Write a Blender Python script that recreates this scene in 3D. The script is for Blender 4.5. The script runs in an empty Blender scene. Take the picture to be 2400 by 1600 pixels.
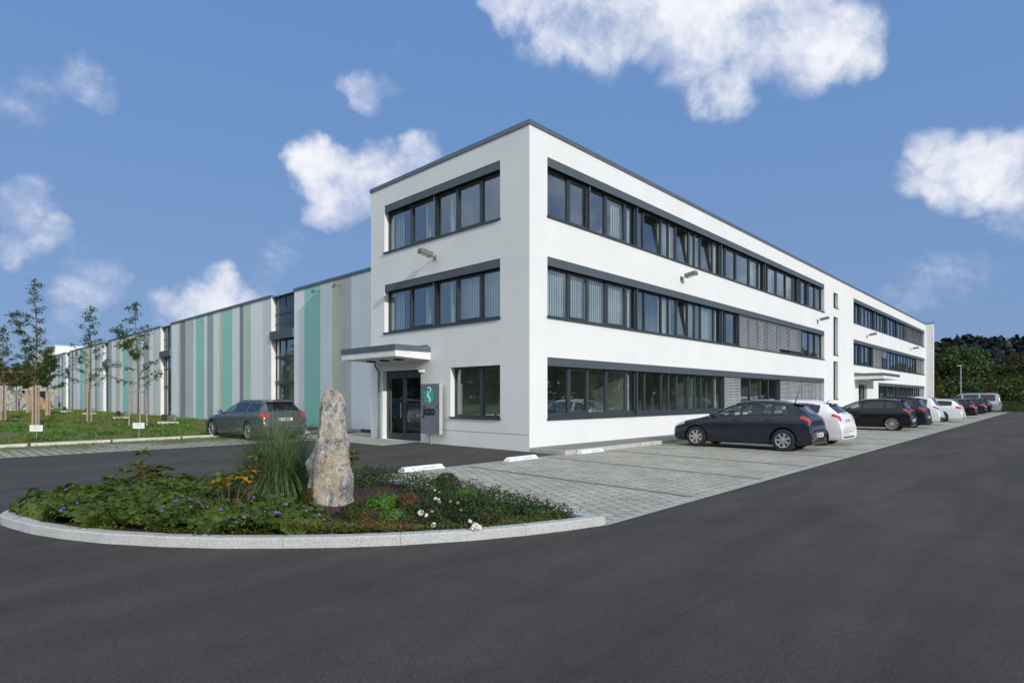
import bpy, bmesh, math, random
import numpy as np
from mathutils import Vector, Matrix, noise
R = math.radians
rnd = random.Random(7)
SC = bpy.context.scene
COL = SC.collection

# ------------------------------------------------------------------ camera
F_PX, YAW, HY, CX, CY, CH = 1363.76, 0.763169, 930.76, -13.0837, -11.7859, 1.65
cam = bpy.data.cameras.new('camera'); co = bpy.data.objects.new('camera', cam); COL.objects.link(co)
co.location = (CX, CY, CH); co.rotation_euler = (R(90), 0, YAW - R(90))
cam.sensor_width = 36; cam.lens = 36 * F_PX / 2400; cam.shift_y = (HY - 800) / 2400
cam.clip_start = 0.1; cam.clip_end = 6000
SC.camera = co
FW = Vector((math.cos(YAW), math.sin(YAW), 0)); RT = Vector((math.sin(YAW), -math.cos(YAW), 0))
def pdir(px, py):
    return (FW + RT * ((px - 1200) / F_PX) + Vector((0, 0, 1)) * ((HY - py) / F_PX)).normalized()
def gp(px, py, z=0.0):            # measured photograph point -> point on the ground
    d = pdir(px, py); t = (z - CH) / d.z
    return Vector((CX, CY, CH)) + d * t
def dp(px, depth, z=0.0):         # measured column at a given depth
    d = FW + RT * ((px - 1200) / F_PX)
    return Vector((CX + d.x * depth, CY + d.y * depth, z))

# ------------------------------------------------------------------ sun, sky, exposure
SUNV = Vector((-0.178, -1.0, 0.375)).normalized()      # towards the sun
sl = bpy.data.lights.new('sun', 'SUN'); sl.energy = 2.95; sl.angle = R(0.55); sl.color = (1.0, 0.955, 0.88)
so = bpy.data.objects.new('sun', sl); COL.objects.link(so)
so.rotation_euler = SUNV.to_track_quat('Z', 'Y').to_euler(); so.location = (-20, -60, 40)
SC.view_settings.view_transform = 'Standard'; SC.view_settings.look = 'None'
SC.view_settings.exposure = 0.0; SC.view_settings.gamma = 1.0

W = bpy.data.worlds.new('World'); SC.world = W; W.use_nodes = True
nt = W.node_tree; N = nt.nodes; L = nt.links
bg = N['Background']
def nd(t, **k):
    n = N.new(t)
    for a, b in k.items(): setattr(n, a, b)
    return n
def mth(op, a, b=None, c=None, clamp=False):
    n = nd('ShaderNodeMath', operation=op); n.use_clamp = clamp
    for i, v in enumerate((a, b, c)):
        if v is None: continue
        if isinstance(v, (int, float)): n.inputs[i].default_value = v
        else: L.new(v, n.inputs[i])
    return n.outputs[0]
def mrange(v, a, b, c=0.0, d=1.0, smooth=True):
    n = nd('ShaderNodeMapRange'); n.interpolation_type = 'SMOOTHSTEP' if smooth else 'LINEAR'
    L.new(v, n.inputs[0])
    for i, q in enumerate((a, b, c, d)): n.inputs[i + 1].default_value = q
    return n.outputs[0]
def mixc(f, a, b, blend='MIX'):
    n = nd('ShaderNodeMix', data_type='RGBA'); n.blend_type = blend
    if isinstance(f, float): n.inputs[0].default_value = f
    else: L.new(f, n.inputs[0])
    for i, v in ((6, a), (7, b)):
        if isinstance(v, tuple): n.inputs[i].default_value = v + (1,)
        else: L.new(v, n.inputs[i])
    return n.outputs[2]
tc = nd('ShaderNodeTexCoord'); DIR = tc.outputs['Generated']
wz = nd('ShaderNodeTexNoise'); wz.inputs['Scale'].default_value = 5.5; wz.inputs['Detail'].default_value = 4; wz.inputs['Roughness'].default_value = .6; L.new(DIR, wz.inputs['Vector'])
w1 = nd('ShaderNodeVectorMath', operation='SUBTRACT'); L.new(wz.outputs['Color'], w1.inputs[0]); w1.inputs[1].default_value = (.5, .5, .5)
w2 = nd('ShaderNodeVectorMath', operation='SCALE'); L.new(w1.outputs[0], w2.inputs[0]); w2.inputs[3].default_value = .16
w3 = nd('ShaderNodeVectorMath', operation='ADD'); L.new(DIR, w3.inputs[0]); L.new(w2.outputs[0], w3.inputs[1])
w4 = nd('ShaderNodeVectorMath', operation='NORMALIZE'); L.new(w3.outputs[0], w4.inputs[0]); WDIR = w4.outputs[0]
sky = nd('ShaderNodeTexSky'); sky.sky_type = 'NISHITA'; sky.sun_disc = False
sky.sun_elevation = math.asin(SUNV.z); sky.sun_rotation = math.atan2(SUNV.x, SUNV.y)
sky.altitude = 500; sky.air_density = 1.0; sky.dust_density = 0.6; sky.ozone_density = 3.0
skyc = nd('ShaderNodeVectorMath', operation='SCALE'); L.new(sky.outputs[0], skyc.inputs[0]); skyc.inputs[3].default_value = 0.075
sep = nd('ShaderNodeSeparateXYZ'); L.new(DIR, sep.inputs[0])
# clear autumn blue that hardly pales towards the horizon
el = mrange(sep.outputs[2], -0.02, 0.62)
blue = mixc(el, (0.215, 0.350, 0.610), (0.150, 0.300, 0.615))
base = mixc(0.12, blue, skyc.outputs[0])
# bright sky patch added unseen behind the camera to lift the ambient light
def dotd(v):
    n = nd('ShaderNodeVectorMath', operation='DOT_PRODUCT'); L.new(WDIR, n.inputs[0]); n.inputs[1].default_value = tuple(v); return n.outputs['Value']
fill_veil = mrange(dotd(Vector((-0.85, -0.30, 0.80)).normalized()), 0.25, 0.95)
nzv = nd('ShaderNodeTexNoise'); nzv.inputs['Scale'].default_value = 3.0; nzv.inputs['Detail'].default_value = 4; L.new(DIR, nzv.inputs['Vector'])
fill_veil = mth('MULTIPLY', fill_veil, mrange(nzv.outputs[0], 0.25, 0.6, 0.45, 1.0))
base = mixc(fill_veil, base, (1.10, 1.19, 1.26))
# clouds: soft blobs in fixed sky directions, broken up by fractal noise
nz = nd('ShaderNodeTexNoise'); nz.inputs['Scale'].default_value = 8.0; nz.inputs['Detail'].default_value = 12; nz.inputs['Roughness'].default_value = 0.64
nz.inputs['Distortion'].default_value = 0.25; L.new(DIR, nz.inputs['Vector'])
nz2 = nd('ShaderNodeTexNoise'); nz2.inputs['Scale'].default_value = 11.0; nz2.inputs['Detail'].default_value = 5; nz2.inputs['Roughness'].default_value = 0.55
off = nd('ShaderNodeVectorMath', operation='ADD'); L.new(DIR, off.inputs[0]); off.inputs[1].default_value = (3.1, 1.7, 0.06); L.new(off.outputs[0], nz2.inputs['Vector'])
BL = [  # px, py, radius px, weight
 (1180, 10, 110, 1.0), (1330, 15, 150, 1.0), (1480, 30, 170, 1.05), (1640, 60, 170, 1.1), (1800, 20, 170, 1.05), (1920, 70, 120, 1.0), (1990, 110, 90, .8),
 (1690, 165, 115, 1.0), (1665, 230, 62, .85), (1260, 95, 110, .7),
 (2235, 365, 95, 1.0), (2325, 365, 105, 1.05), (2400, 420, 100, 1.0), (2150, 435, 80, .85), (2240, 440, 80, .9), (2350, 490, 70, .7),
 (735, 405, 78, .95), (810, 440, 95, 1.05), (920, 440, 90, 1.0), (860, 425, 95, 1.05), (960, 470, 80, .9), (760, 475, 70, .85), (830, 500, 60, .7), (980, 400, 80, 1.0),
 (850, 190, 62, .72), (900, 205, 40, .55), (930, 132, 30, .45),
 (500, 680, 80, 1.0), (440, 710, 90, 1.0), (560, 720, 90, .9), (400, 750, 70, .8), (700, 592, 55, .5), (640, 640, 60, .55),
 (20, 480, 100, .92), (70, 540, 90, .8), (0, 570, 80, .85), (150, 600, 80, .50), (205, 700, 75, .60), (120, 690, 70, .42), (240, 640, 60, .45), (140, 760, 90, .45),
 (60, 255, 85, .52), (155, 225, 75, .56), (220, 260, 55, .45), (1880, 190, 60, .5), (2250, 690, 140, .42), (2080, 650, 120, .38)]
acc = None
for x, y, r, w in BL:
    c = pdir(x, y); r2 = math.atan(r * 1.06 / F_PX) * (c.dot(FW)) ** 1.5
    v = mrange(dotd(c), math.cos(r2 * 1.35), 1.0, 0.0, w)
    acc = v if acc is None else mth('MAXIMUM', acc, v)
# other clouds well outside the frame (seen in reflections)
for v3, r in (((0.9, -0.5, 0.25), .35), ((0.6, -0.8, 0.35), .3), ((-0.8, 0.5, 0.3), .35), ((-0.95, 0.1, 0.35), .3), ((0.95, -0.25, 0.4), .25)):
    c = Vector(v3).normalized(); v = mrange(dotd(c), math.cos(r * 1.3), math.cos(r * .2), 0.0, .72); acc = mth('MAXIMUM', acc, v)
dens = mth('ADD', acc, mth('MULTIPLY', mth('SUBTRACT', nz.outputs[0], 0.5), 2.0))
cl = mth('MULTIPLY', mrange(dens, 0.36, 1.22), mrange(acc, 0.0, 0.35))
shade = mrange(mth('ADD', mth('MULTIPLY', nz2.outputs[0], 1.15), mth('MULTIPLY', dens, 0.20)), 0.50, 0.92)
ccol = mixc(shade, (0.52, 0.58, 0.80), (0.93, 0.94, 0.99))
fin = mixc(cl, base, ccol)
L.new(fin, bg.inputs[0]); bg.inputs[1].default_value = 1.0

# ------------------------------------------------------------------ materials
MATS = {}
def mat(name, col, rough=0.6, metal=0.0, col2=None, nscale=3.0, ndet=4.0, nlo=0.35, nhi=0.65, bump=0.0, bscale=60.0, bdist=0.004,
        coat=0.0, spec=0.5, trans=0.0, flat=False, stretch=None):
    if name in MATS: return MATS[name]
    m = bpy.data.materials.new(name); m.use_nodes = True
    t = m.node_tree; b = t.nodes['Principled BSDF']
    b.inputs['Base Color'].default_value = (*col, 1); b.inputs['Roughness'].default_value = rough; b.inputs['Metallic'].default_value = metal
    b.inputs['Specular IOR Level'].default_value = spec
    if coat: b.inputs['Coat Weight'].default_value = coat; b.inputs['Coat Roughness'].default_value = 0.04
    tcn = t.nodes.new('ShaderNodeTexCoord'); vec = tcn.outputs['Object']
    if stretch:
        mp = t.nodes.new('ShaderNodeMapping'); mp.inputs['Scale'].default_value = stretch; t.links.new(vec, mp.inputs[0]); vec = mp.outputs[0]
    if not flat:
        c2 = col2 if col2 else tuple(c * 0.86 for c in col)
        nz = t.nodes.new('ShaderNodeTexNoise'); nz.inputs['Scale'].default_value = nscale; nz.inputs['Detail'].default_value = ndet; nz.inputs['Roughness'].default_value = .6
        t.links.new(vec, nz.inputs['Vector'])
        mr = t.nodes.new('ShaderNodeMapRange'); mr.inputs[1].default_value = nlo; mr.inputs[2].default_value = nhi; t.links.new(nz.outputs[0], mr.inputs[0])
        mx = t.nodes.new('ShaderNodeMix'); mx.data_type = 'RGBA'; mx.inputs[6].default_value = (*col, 1); mx.inputs[7].default_value = (*c2, 1)
        t.links.new(mr.outputs[0], mx.inputs[0]); t.links.new(mx.outputs[2], b.inputs['Base Color'])
    if bump:
        nb = t.nodes.new('ShaderNodeTexNoise'); nb.inputs['Scale'].default_value = bscale; nb.inputs['Detail'].default_value = 3; t.links.new(vec, nb.inputs['Vector'])
        bp = t.nodes.new('ShaderNodeBump'); bp.inputs['Strength'].default_value = bump; bp.inputs['Distance'].default_value = bdist
        t.links.new(nb.outputs[0], bp.inputs['Height']); t.links.new(bp.outputs[0], b.inputs['Normal'])
    MATS[name] = m; return m
def streaks(m, amt=.07):
    t = m.node_tree; b = t.nodes['Principled BSDF']; src = b.inputs['Base Color'].links[0].from_socket; tcn = t.nodes.new('ShaderNodeTexCoord'); mp = t.nodes.new('ShaderNodeMapping'); mp.inputs['Scale'].default_value = (5, 5, .35); t.links.new(tcn.outputs['Object'], mp.inputs[0])
    n_ = t.nodes.new('ShaderNodeTexNoise'); n_.inputs['Scale'].default_value = 1; n_.inputs['Detail'].default_value = 5; t.links.new(mp.outputs[0], n_.inputs['Vector']); r_ = t.nodes.new('ShaderNodeMapRange'); r_.inputs[1].default_value = .4; r_.inputs[2].default_value = .75; r_.inputs[3].default_value = 1; r_.inputs[4].default_value = 1 - amt; t.links.new(n_.outputs[0], r_.inputs[0])
    se = t.nodes.new('ShaderNodeSeparateXYZ'); t.links.new(tcn.outputs['Object'], se.inputs[0]); z = t.nodes.new('ShaderNodeMapRange'); z.inputs[1].default_value = 0; z.inputs[2].default_value = .45; z.inputs[3].default_value = 1 - amt * 1.3; z.inputs[4].default_value = 1; t.links.new(se.outputs[2], z.inputs[0])
    mu = t.nodes.new('ShaderNodeMath'); mu.operation = 'MULTIPLY'; t.links.new(r_.outputs[0], mu.inputs[0]); t.links.new(z.outputs[0], mu.inputs[1]); vm = t.nodes.new('ShaderNodeVectorMath'); vm.operation = 'SCALE'; t.links.new(src, vm.inputs[0]); t.links.new(mu.outputs[0], vm.inputs[3]); t.links.new(vm.outputs[0], b.inputs['Base Color']); return m
def leafmat(name, c1, c2, c3=None, scale=1.5, rough=0.5, tr=0.35):
    if name in MATS: return MATS[name]
    m = bpy.data.materials.new(name); m.use_nodes = True; t = m.node_tree; b = t.nodes['Principled BSDF']
    tcn = t.nodes.new('ShaderNodeTexCoord'); nz = t.nodes.new('ShaderNodeTexNoise'); nz.inputs['Scale'].default_value = scale; nz.inputs['Detail'].default_value = 5; nz.inputs['Roughness'].default_value = .75
    t.links.new(tcn.outputs['Object'], nz.inputs['Vector'])
    rp = t.nodes.new('ShaderNodeValToRGB'); t.links.new(nz.outputs[0], rp.inputs[0])
    e = rp.color_ramp.elements; e[0].position = .36; e[0].color = (*c1, 1); e[1].position = .62; e[1].color = (*c2, 1)
    if c3: q = rp.color_ramp.elements.new(.72); q.color = (*c3, 1)
    t.links.new(rp.outputs[0], b.inputs['Base Color']); b.inputs['Roughness'].default_value = rough; b.inputs['Specular IOR Level'].default_value = .3
    tr_ = t.nodes.new('ShaderNodeBsdfTranslucent'); t.links.new(rp.outputs[0], tr_.inputs[0])
    ms = t.nodes.new('ShaderNodeMixShader'); ms.inputs[0].default_value = tr
    t.links.new(b.outputs[0], ms.inputs[1]); t.links.new(tr_.outputs[0], ms.inputs[2]); t.links.new(ms.outputs[0], t.nodes['Material Output'].inputs[0])
    MATS[name] = m; return m
def glassmat(name, tint, f0=.1, gl=(0.95, 0.97, 1.0), pw=4.0):
    """thin coated pane: reflects more at grazing angles, the same from both sides"""
    if name in MATS: return MATS[name]
    m = bpy.data.materials.new(name); m.use_nodes = True; t = m.node_tree; t.nodes.remove(t.nodes['Principled BSDF'])
    ge = t.nodes.new('ShaderNodeNewGeometry'); dt = t.nodes.new('ShaderNodeVectorMath'); dt.operation = 'DOT_PRODUCT'; t.links.new(ge.outputs['Normal'], dt.inputs[0]); t.links.new(ge.outputs['Incoming'], dt.inputs[1])
    def ma(op, a, b=None):
        q = t.nodes.new('ShaderNodeMath'); q.operation = op
        for i, v in enumerate((a, b)):
            if v is None: continue
            if isinstance(v, (int, float)): q.inputs[i].default_value = v
            else: t.links.new(v, q.inputs[i])
        return q.outputs[0]
    fr = ma('ADD', ma('MULTIPLY', ma('POWER', ma('SUBTRACT', 1.0, ma('ABSOLUTE', dt.outputs['Value'])), pw), 1 - f0), f0)
    g = t.nodes.new('ShaderNodeBsdfGlossy'); g.inputs['Roughness'].default_value = 0.0; g.inputs[0].default_value = (*gl, 1)
    tr = t.nodes.new('ShaderNodeBsdfTransparent'); tr.inputs[0].default_value = (*tint, 1)
    ms = t.nodes.new('ShaderNodeMixShader'); t.links.new(fr, ms.inputs[0]); t.links.new(tr.outputs[0], ms.inputs[1]); t.links.new(g.outputs[0], ms.inputs[2])
    t.links.new(ms.outputs[0], t.nodes['Material Output'].inputs[0]); MATS[name] = m; return m

M_render = mat('white_render', (0.755, 0.765, 0.75), .9, col2=(0.71, 0.72, 0.71), nscale=.6, bump=.35, bscale=45, bdist=.006)
streaks(M_render, .018)
M_fwhite = mat('white_paint', (0.8, 0.8, 0.79), .7)
M_zinc = mat('zinc_sheet', (0.16, 0.20, 0.22), .45, .6, nscale=2)
M_frame = mat('anthracite_aluminium', (0.055, 0.07, 0.078), .42, .25, nscale=1.5)
M_box = mat('anthracite_cover', (0.10, 0.125, 0.14), .5, .3, nscale=1.0)
M_glass = glassmat('window_glass', (0.74, 0.82, 0.78), .28, (0.80, 0.88, 0.95))
M_glass2 = glassmat('door_glass', (0.35, 0.4, 0.4), .15)
M_inw = mat('interior_wall', (0.78, 0.78, 0.72), .9)
M_inf = mat('interior_floor', (0.30, 0.28, 0.25), .8)
M_inc = mat('interior_ceiling', (0.78, 0.78, 0.77), .9)
M_curt = mat('curtain_fabric', (0.72, 0.72, 0.66), .9, nscale=8)
M_curtb = mat('beige_curtain_fabric', (0.66, 0.66, 0.50), .9, nscale=8)
M_slat = mat('blind_slat', (0.50, 0.52, 0.54), .5, .0, nscale=4)
M_alu = mat('brushed_aluminium', (0.6, 0.61, 0.62), .3, .85)
M_alu2 = mat('pale_aluminium', (0.50, 0.52, 0.52), .5, .1)
M_grey = mat('grey_metal', (0.30, 0.31, 0.32), .45, .6)
M_dark = mat('black_plastic', (0.02, 0.02, 0.022), .5)
M_conc = mat('concrete', (0.40, 0.40, 0.37), .9, col2=(0.30, 0.30, 0.28), nscale=1.6, bump=.3, bscale=40)
M_concl = mat('pale_concrete', (0.62, 0.61, 0.55), .9, col2=(0.50, 0.49, 0.44), nscale=5, bump=.4, bscale=60)
M_basestrip = mat('dark_base_grey', (0.05, 0.06, 0.07), .9)
M_rubber = mat('tyre_rubber', (0.018, 0.018, 0.02), .75)
M_rim = mat('rim_alloy', (0.62, 0.63, 0.65), .28, .9)
M_rimd = mat('rim_shadow', (0.03, 0.03, 0.033), .6)
M_redl = mat('tail_light_lens', (0.55, 0.015, 0.02), .12, flat=True, coat=.6)
M_whl = mat('lamp_lens', (0.75, 0.78, 0.8), .1, .3, flat=True)
M_cglass = glassmat('car_glass', (0.60, 0.70, 0.66), .07)
M_cglassd = glassmat('tinted_car_glass', (0.05, 0.06, 0.065), .07)
M_seat = mat('car_seat', (0.05, 0.05, 0.055), .9)
M_plate = mat('plate_white', (0.75, 0.75, 0.72), .5, flat=True)
M_black = mat('black_letter', (0.008, 0.008, 0.01), .5, flat=True)
M_blue = mat('blue_letter', (0.02, 0.10, 0.45), .5, flat=True)
M_wood = mat('stake_wood', (0.42, 0.33, 0.24), .85, col2=(0.33, 0.25, 0.18), nscale=6)
M_bark = mat('young_bark', (0.16, 0.12, 0.09), .9, nscale=8)
M_mulch = mat('bark_mulch', (0.085, 0.05, 0.034), .95, col2=(0.035, 0.02, 0.014), nscale=30, bump=1, bscale=50, bdist=.03)

# ------------------------------------------------------------------ mesh helpers
def tag(o, label=None, cat=None, group=None, kind=None, category=None):
    cat = cat or category
    for k, v in (('label', label), ('category', cat), ('group', group), ('kind', kind)):
        if v: o[k] = v
    return o
def empty(name, loc=(0, 0, 0), rz=0.0, **k):
    o = bpy.data.objects.new(name, None); COL.objects.link(o); o.location = loc; o.rotation_euler.z = rz; o.empty_display_size = .3
    return tag(o, **k)
class MB:
    def __init__(s): s.v = []; s.f = []; s.m = []; s.mats = []
    def mi(s, m):
        if m is None: return 0
        if m not in s.mats: s.mats.append(m)
        return s.mats.index(m)
    def poly(s, pts, m=None):
        k = len(s.v); s.v += [tuple(p) for p in pts]; s.f.append(tuple(range(k, k + len(pts)))); s.m.append(s.mi(m)); return s
    def box(s, a, b, m=None, M4=None):
        x0, y0, z0 = a; x1, y1, z1 = b
        P = [(x0, y0, z0), (x1, y0, z0), (x1, y1, z0), (x0, y1, z0), (x0, y0, z1), (x1, y0, z1), (x1, y1, z1), (x0, y1, z1)]
        if M4 is not None: P = [tuple(M4 @ Vector(p)) for p in P]
        k = len(s.v); s.v += P
        for q in ((0, 3, 2, 1), (4, 5, 6, 7), (0, 1, 5, 4), (1, 2, 6, 5), (2, 3, 7, 6), (3, 0, 4, 7)): s.f.append(tuple(k + i for i in q)); s.m.append(s.mi(m))
        return s
    def tube(s, pts, rad, n=8, m=None, cap=True):
        pts = [Vector(p) for p in pts]; rr = rad if isinstance(rad, (list, tuple)) else [rad] * len(pts); k = len(s.v); up = Vector((0, 0, 1))
        for i, p in enumerate(pts):
            d = (pts[min(i + 1, len(pts) - 1)] - pts[max(i - 1, 0)]).normalized()
            a = d.cross(up if abs(d.z) < .95 else Vector((1, 0, 0))).normalized(); b = d.cross(a)
            for j in range(n):
                t = 2 * math.pi * j / n; s.v.append(tuple(p + (a * math.cos(t) + b * math.sin(t)) * rr[i]))
        for i in range(len(pts) - 1):
            for j in range(n):
                s.f.append((k + i * n + j, k + i * n + (j + 1) % n, k + (i + 1) * n + (j + 1) % n, k + (i + 1) * n + j)); s.m.append(s.mi(m))
        if cap:
            s.f.append(tuple(k + j for j in range(n))); s.m.append(s.mi(m)); s.f.append(tuple(k + (len(pts) - 1) * n + j for j in reversed(range(n)))); s.m.append(s.mi(m))
        return s
    def lathe(s, prof, n=24, m=None, M4=Matrix()):     # prof (r, h); axis local x
        k = len(s.v)
        for r, h in prof:
            for j in range(n):
                t = 2 * math.pi * j / n; s.v.append(tuple(M4 @ Vector((h, r * math.cos(t), r * math.sin(t)))))
        for i in range(len(prof) - 1):
            for j in range(n): s.f.append((k + i * n + j, k + i * n + (j + 1) % n, k + (i + 1) * n + (j + 1) % n, k + (i + 1) * n + j)); s.m.append(s.mi(m))
        return s
    def ball(s, c, r, m=None, n=10, k2=6, sc=(1, 1, 1)):
        k = len(s.v); c = Vector(c)
        for i in range(k2 + 1):
            ph = math.pi * i / k2
            for j in range(n):
                t = 2 * math.pi * j / n; s.v.append((c.x + r * sc[0] * math.sin(ph) * math.cos(t), c.y + r * sc[1] * math.sin(ph) * math.sin(t), c.z + r * sc[2] * math.cos(ph)))
        for i in range(k2):
            for j in range(n): s.f.append((k + i * n + j, k + i * n + (j + 1) % n, k + (i + 1) * n + (j + 1) % n, k + (i + 1) * n + j)); s.m.append(s.mi(m))
        return s
    def build(s, name, m=None, parent=None, smooth=False, bevel=0.0, **k):
        me = bpy.data.meshes.new(name); me.from_pydata(s.v, [], s.f)
        if s.mats:
            for q in s.mats: me.materials.append(q)
            me.polygons.foreach_set('material_index', s.m)
        elif m: me.materials.append(m)
        if smooth: me.polygons.foreach_set('use_smooth', [True] * len(me.polygons))
        me.update(); o = bpy.data.objects.new(name, me); COL.objects.link(o)
        if parent: o.parent = parent
        if bevel: q = o.modifiers.new('bevel', 'BEVEL'); q.width = bevel; q.segments = 2; q.limit_method = 'ANGLE'
        if smooth:
            try: me.set_sharp_from_angle(angle=R(38))
            except Exception: pass
        return tag(o, **k)
def npmesh(name, V, Fq, m, parent=None, smooth=False, **k):
    V = np.asarray(V, np.float32).reshape(-1, 3); Fq = np.asarray(Fq, np.int32); me = bpy.data.meshes.new(name)
    nv, nf, q = len(V), len(Fq), Fq.shape[1]
    me.vertices.add(nv); me.vertices.foreach_set('co', V.ravel()); me.loops.add(nf * q); me.loops.foreach_set('vertex_index', Fq.ravel())
    me.polygons.add(nf); me.polygons.foreach_set('loop_start', np.arange(0, nf * q, q, dtype=np.int32)); me.polygons.foreach_set('loop_total', np.full(nf, q, np.int32))
    if smooth: me.polygons.foreach_set('use_smooth', np.ones(nf, bool))
    me.materials.append(m); me.update(); me.validate(); o = bpy.data.objects.new(name, me); COL.objects.link(o)
    if parent: o.parent = parent
    return tag(o, **k)
def copy_tree(o, parent=None):
    c = o.copy(); COL.objects.link(c); c.parent = parent
    for ch in list(o.children): copy_tree(ch, c)
    return c
def text(body, size, mt, name, parent, loc, rot, ext=0.002, offset=0.0, align='CENTER', sx=1.0):
    cu = bpy.data.curves.new(name, 'FONT'); cu.body = body; cu.size = size; cu.extrude = ext; cu.offset = offset; cu.align_x = align; cu.align_y = 'CENTER'
    cu.resolution_u = 4
    t = bpy.data.objects.new(name, cu); COL.objects.link(t); dg = bpy.context.evaluated_depsgraph_get(); me = bpy.data.meshes.new_from_object(t.evaluated_get(dg))
    bpy.data.objects.remove(t); me.materials.clear(); me.materials.append(mt); o = bpy.data.objects.new(name, me); COL.objects.link(o)
    o.parent = parent; o.location = loc; o.rotation_euler = rot; o.scale = (sx, 1, 1)
    return o
def leaves(P, Nn, size, asp=2.2, seed=1, droop=None, fold=False):
    """quads (diamond leaves) at points P with normals Nn"""
    g = np.random.default_rng(seed); n = len(P); P = np.asarray(P, float); Nn = np.asarray(Nn, float)
    Nn /= np.linalg.norm(Nn, axis=1, keepdims=True) + 1e-9
    a = g.normal(size=(n, 3)); a -= (a * Nn).sum(1, keepdims=True) * Nn; a /= np.linalg.norm(a, axis=1, keepdims=True) + 1e-9
    if droop is not None: a = a * .6 + np.array(droop); a -= (a * Nn).sum(1, keepdims=True) * Nn * .5; a /= np.linalg.norm(a, axis=1, keepdims=True) + 1e-9
    b = np.cross(Nn, a); s = np.asarray(size) * g.uniform(.7, 1.3, n); s = s[:, None]; w = s / asp
    V = np.stack([P - a * s * .5, P + b * w * .5 + a * s * .05, P + a * s * .5, P - b * w * .5 + a * s * .05], 1)
    return V.reshape(-1, 3), np.arange(n * 4).reshape(-1, 4)

# ------------------------------------------------------------------ ground sheets
def sheet(name, pts, z, m, kind='structure', **k):
    mb = MB(); mb.poly([(p[0], p[1], z) for p in pts]); return mb.build(name, m, kind=kind, **k)
def groundmat(name, c1, c2, c3, sc=(.35, 6.0, 90.0), bump=.5, bdist=.01, rough=.9):
    if name in MATS: return MATS[name]
    m = bpy.data.materials.new(name); m.use_nodes = True; t = m.node_tree; b = t.nodes['Principled BSDF']; b.inputs['Roughness'].default_value = rough
    tcn = t.nodes.new('ShaderNodeTexCoord'); out = None; last = c1
    prev = None
    for i, (s, c) in enumerate(zip(sc, (c2, c3, None))):
        nz = t.nodes.new('ShaderNodeTexNoise'); nz.inputs['Scale'].default_value = s; nz.inputs['Detail'].default_value = 6; nz.inputs['Roughness'].default_value = .65; t.links.new(tcn.outputs['Object'], nz.inputs['Vector'])
        if c is None:
            bp = t.nodes.new('ShaderNodeBump'); bp.inputs['Strength'].default_value = bump; bp.inputs['Distance'].default_value = bdist; t.links.new(nz.outputs[0], bp.inputs['Height']); t.links.new(bp.outputs[0], b.inputs['Normal'])
            mr = t.nodes.new('ShaderNodeMapRange'); mr.inputs[1].default_value = .3; mr.inputs[2].default_value = .7; mr.inputs[3].default_value = .72; mr.inputs[4].default_value = 1.28; t.links.new(nz.outputs[0], mr.inputs[0])
            vm = t.nodes.new('ShaderNodeVectorMath'); vm.operation = 'SCALE'; t.links.new(prev, vm.inputs[0]); t.links.new(mr.outputs[0], vm.inputs[3]); prev = vm.outputs[0]; continue
        mr = t.nodes.new('ShaderNodeMapRange'); mr.inputs[1].default_value = .38; mr.inputs[2].default_value = .66; t.links.new(nz.outputs[0], mr.inputs[0])
        mx = t.nodes.new('ShaderNodeMix'); mx.data_type = 'RGBA'; t.links.new(mr.outputs[0], mx.inputs[0])
        if prev is None: mx.inputs[6].default_value = (*c1, 1)
        else: t.links.new(prev, mx.inputs[6])
        mx.inputs[7].default_value = (*c, 1); prev = mx.outputs[2]
    t.links.new(prev, b.inputs['Base Color']); MATS[name] = m; return m
def asphaltmat():
    m = groundmat('asphalt', (0.054, 0.0465, 0.0395), (0.041, 0.0355, 0.030), (0.051, 0.044, 0.0375), (.25, 3.0, 130.0), .9, .012, .88)
    t = m.node_tree; b = t.nodes['Principled BSDF']; src = b.inputs['Base Color'].links[0].from_socket
    tcn = t.nodes.new('ShaderNodeTexCoord'); mp = t.nodes.new('ShaderNodeMapping'); mp.inputs['Scale'].default_value = (.16, 1.3, 1); mp.inputs['Rotation'].default_value = (0, 0, R(6)); t.links.new(tcn.outputs['Object'], mp.inputs[0])
    nz = t.nodes.new('ShaderNodeTexNoise'); nz.inputs['Scale'].default_value = 1.0; nz.inputs['Detail'].default_value = 5; nz.inputs['Distortion'].default_value = .6; t.links.new(mp.outputs[0], nz.inputs['Vector'])
    mr = t.nodes.new('ShaderNodeMapRange'); mr.inputs[1].default_value = .38; mr.inputs[2].default_value = .62; mr.inputs[3].default_value = .80; mr.inputs[4].default_value = 1.20; t.links.new(nz.outputs[0], mr.inputs[0])
    def gn(sc, a, b_, c, d, det=2):
        q = t.nodes.new('ShaderNodeTexNoise'); q.inputs['Scale'].default_value = sc; q.inputs['Detail'].default_value = det; q.inputs['Roughness'].default_value = .8; t.links.new(tcn.outputs['Object'], q.inputs['Vector'])
        r_ = t.nodes.new('ShaderNodeMapRange'); r_.inputs[1].default_value = a; r_.inputs[2].default_value = b_; r_.inputs[3].default_value = c; r_.inputs[4].default_value = d; t.links.new(q.outputs[0], r_.inputs[0]); return r_.outputs[0]
    def mul(a, b_):
        q = t.nodes.new('ShaderNodeMath'); q.operation = 'MULTIPLY'; t.links.new(a, q.inputs[0]); t.links.new(b_, q.inputs[1]); return q.outputs[0]
    f = mul(mul(mr.outputs[0], gn(34, .38, .62, .78, 1.24, 4)), mul(gn(75, .55, .66, 1.0, 2.4), gn(.7, .40, .62, .84, 1.14, 6)))
    vm = t.nodes.new('ShaderNodeVectorMath'); vm.operation = 'SCALE'; t.links.new(src, vm.inputs[0]); t.links.new(f, vm.inputs[3]); t.links.new(vm.outputs[0], b.inputs['Base Color'])
    return m
M_asph = asphaltmat()
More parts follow.
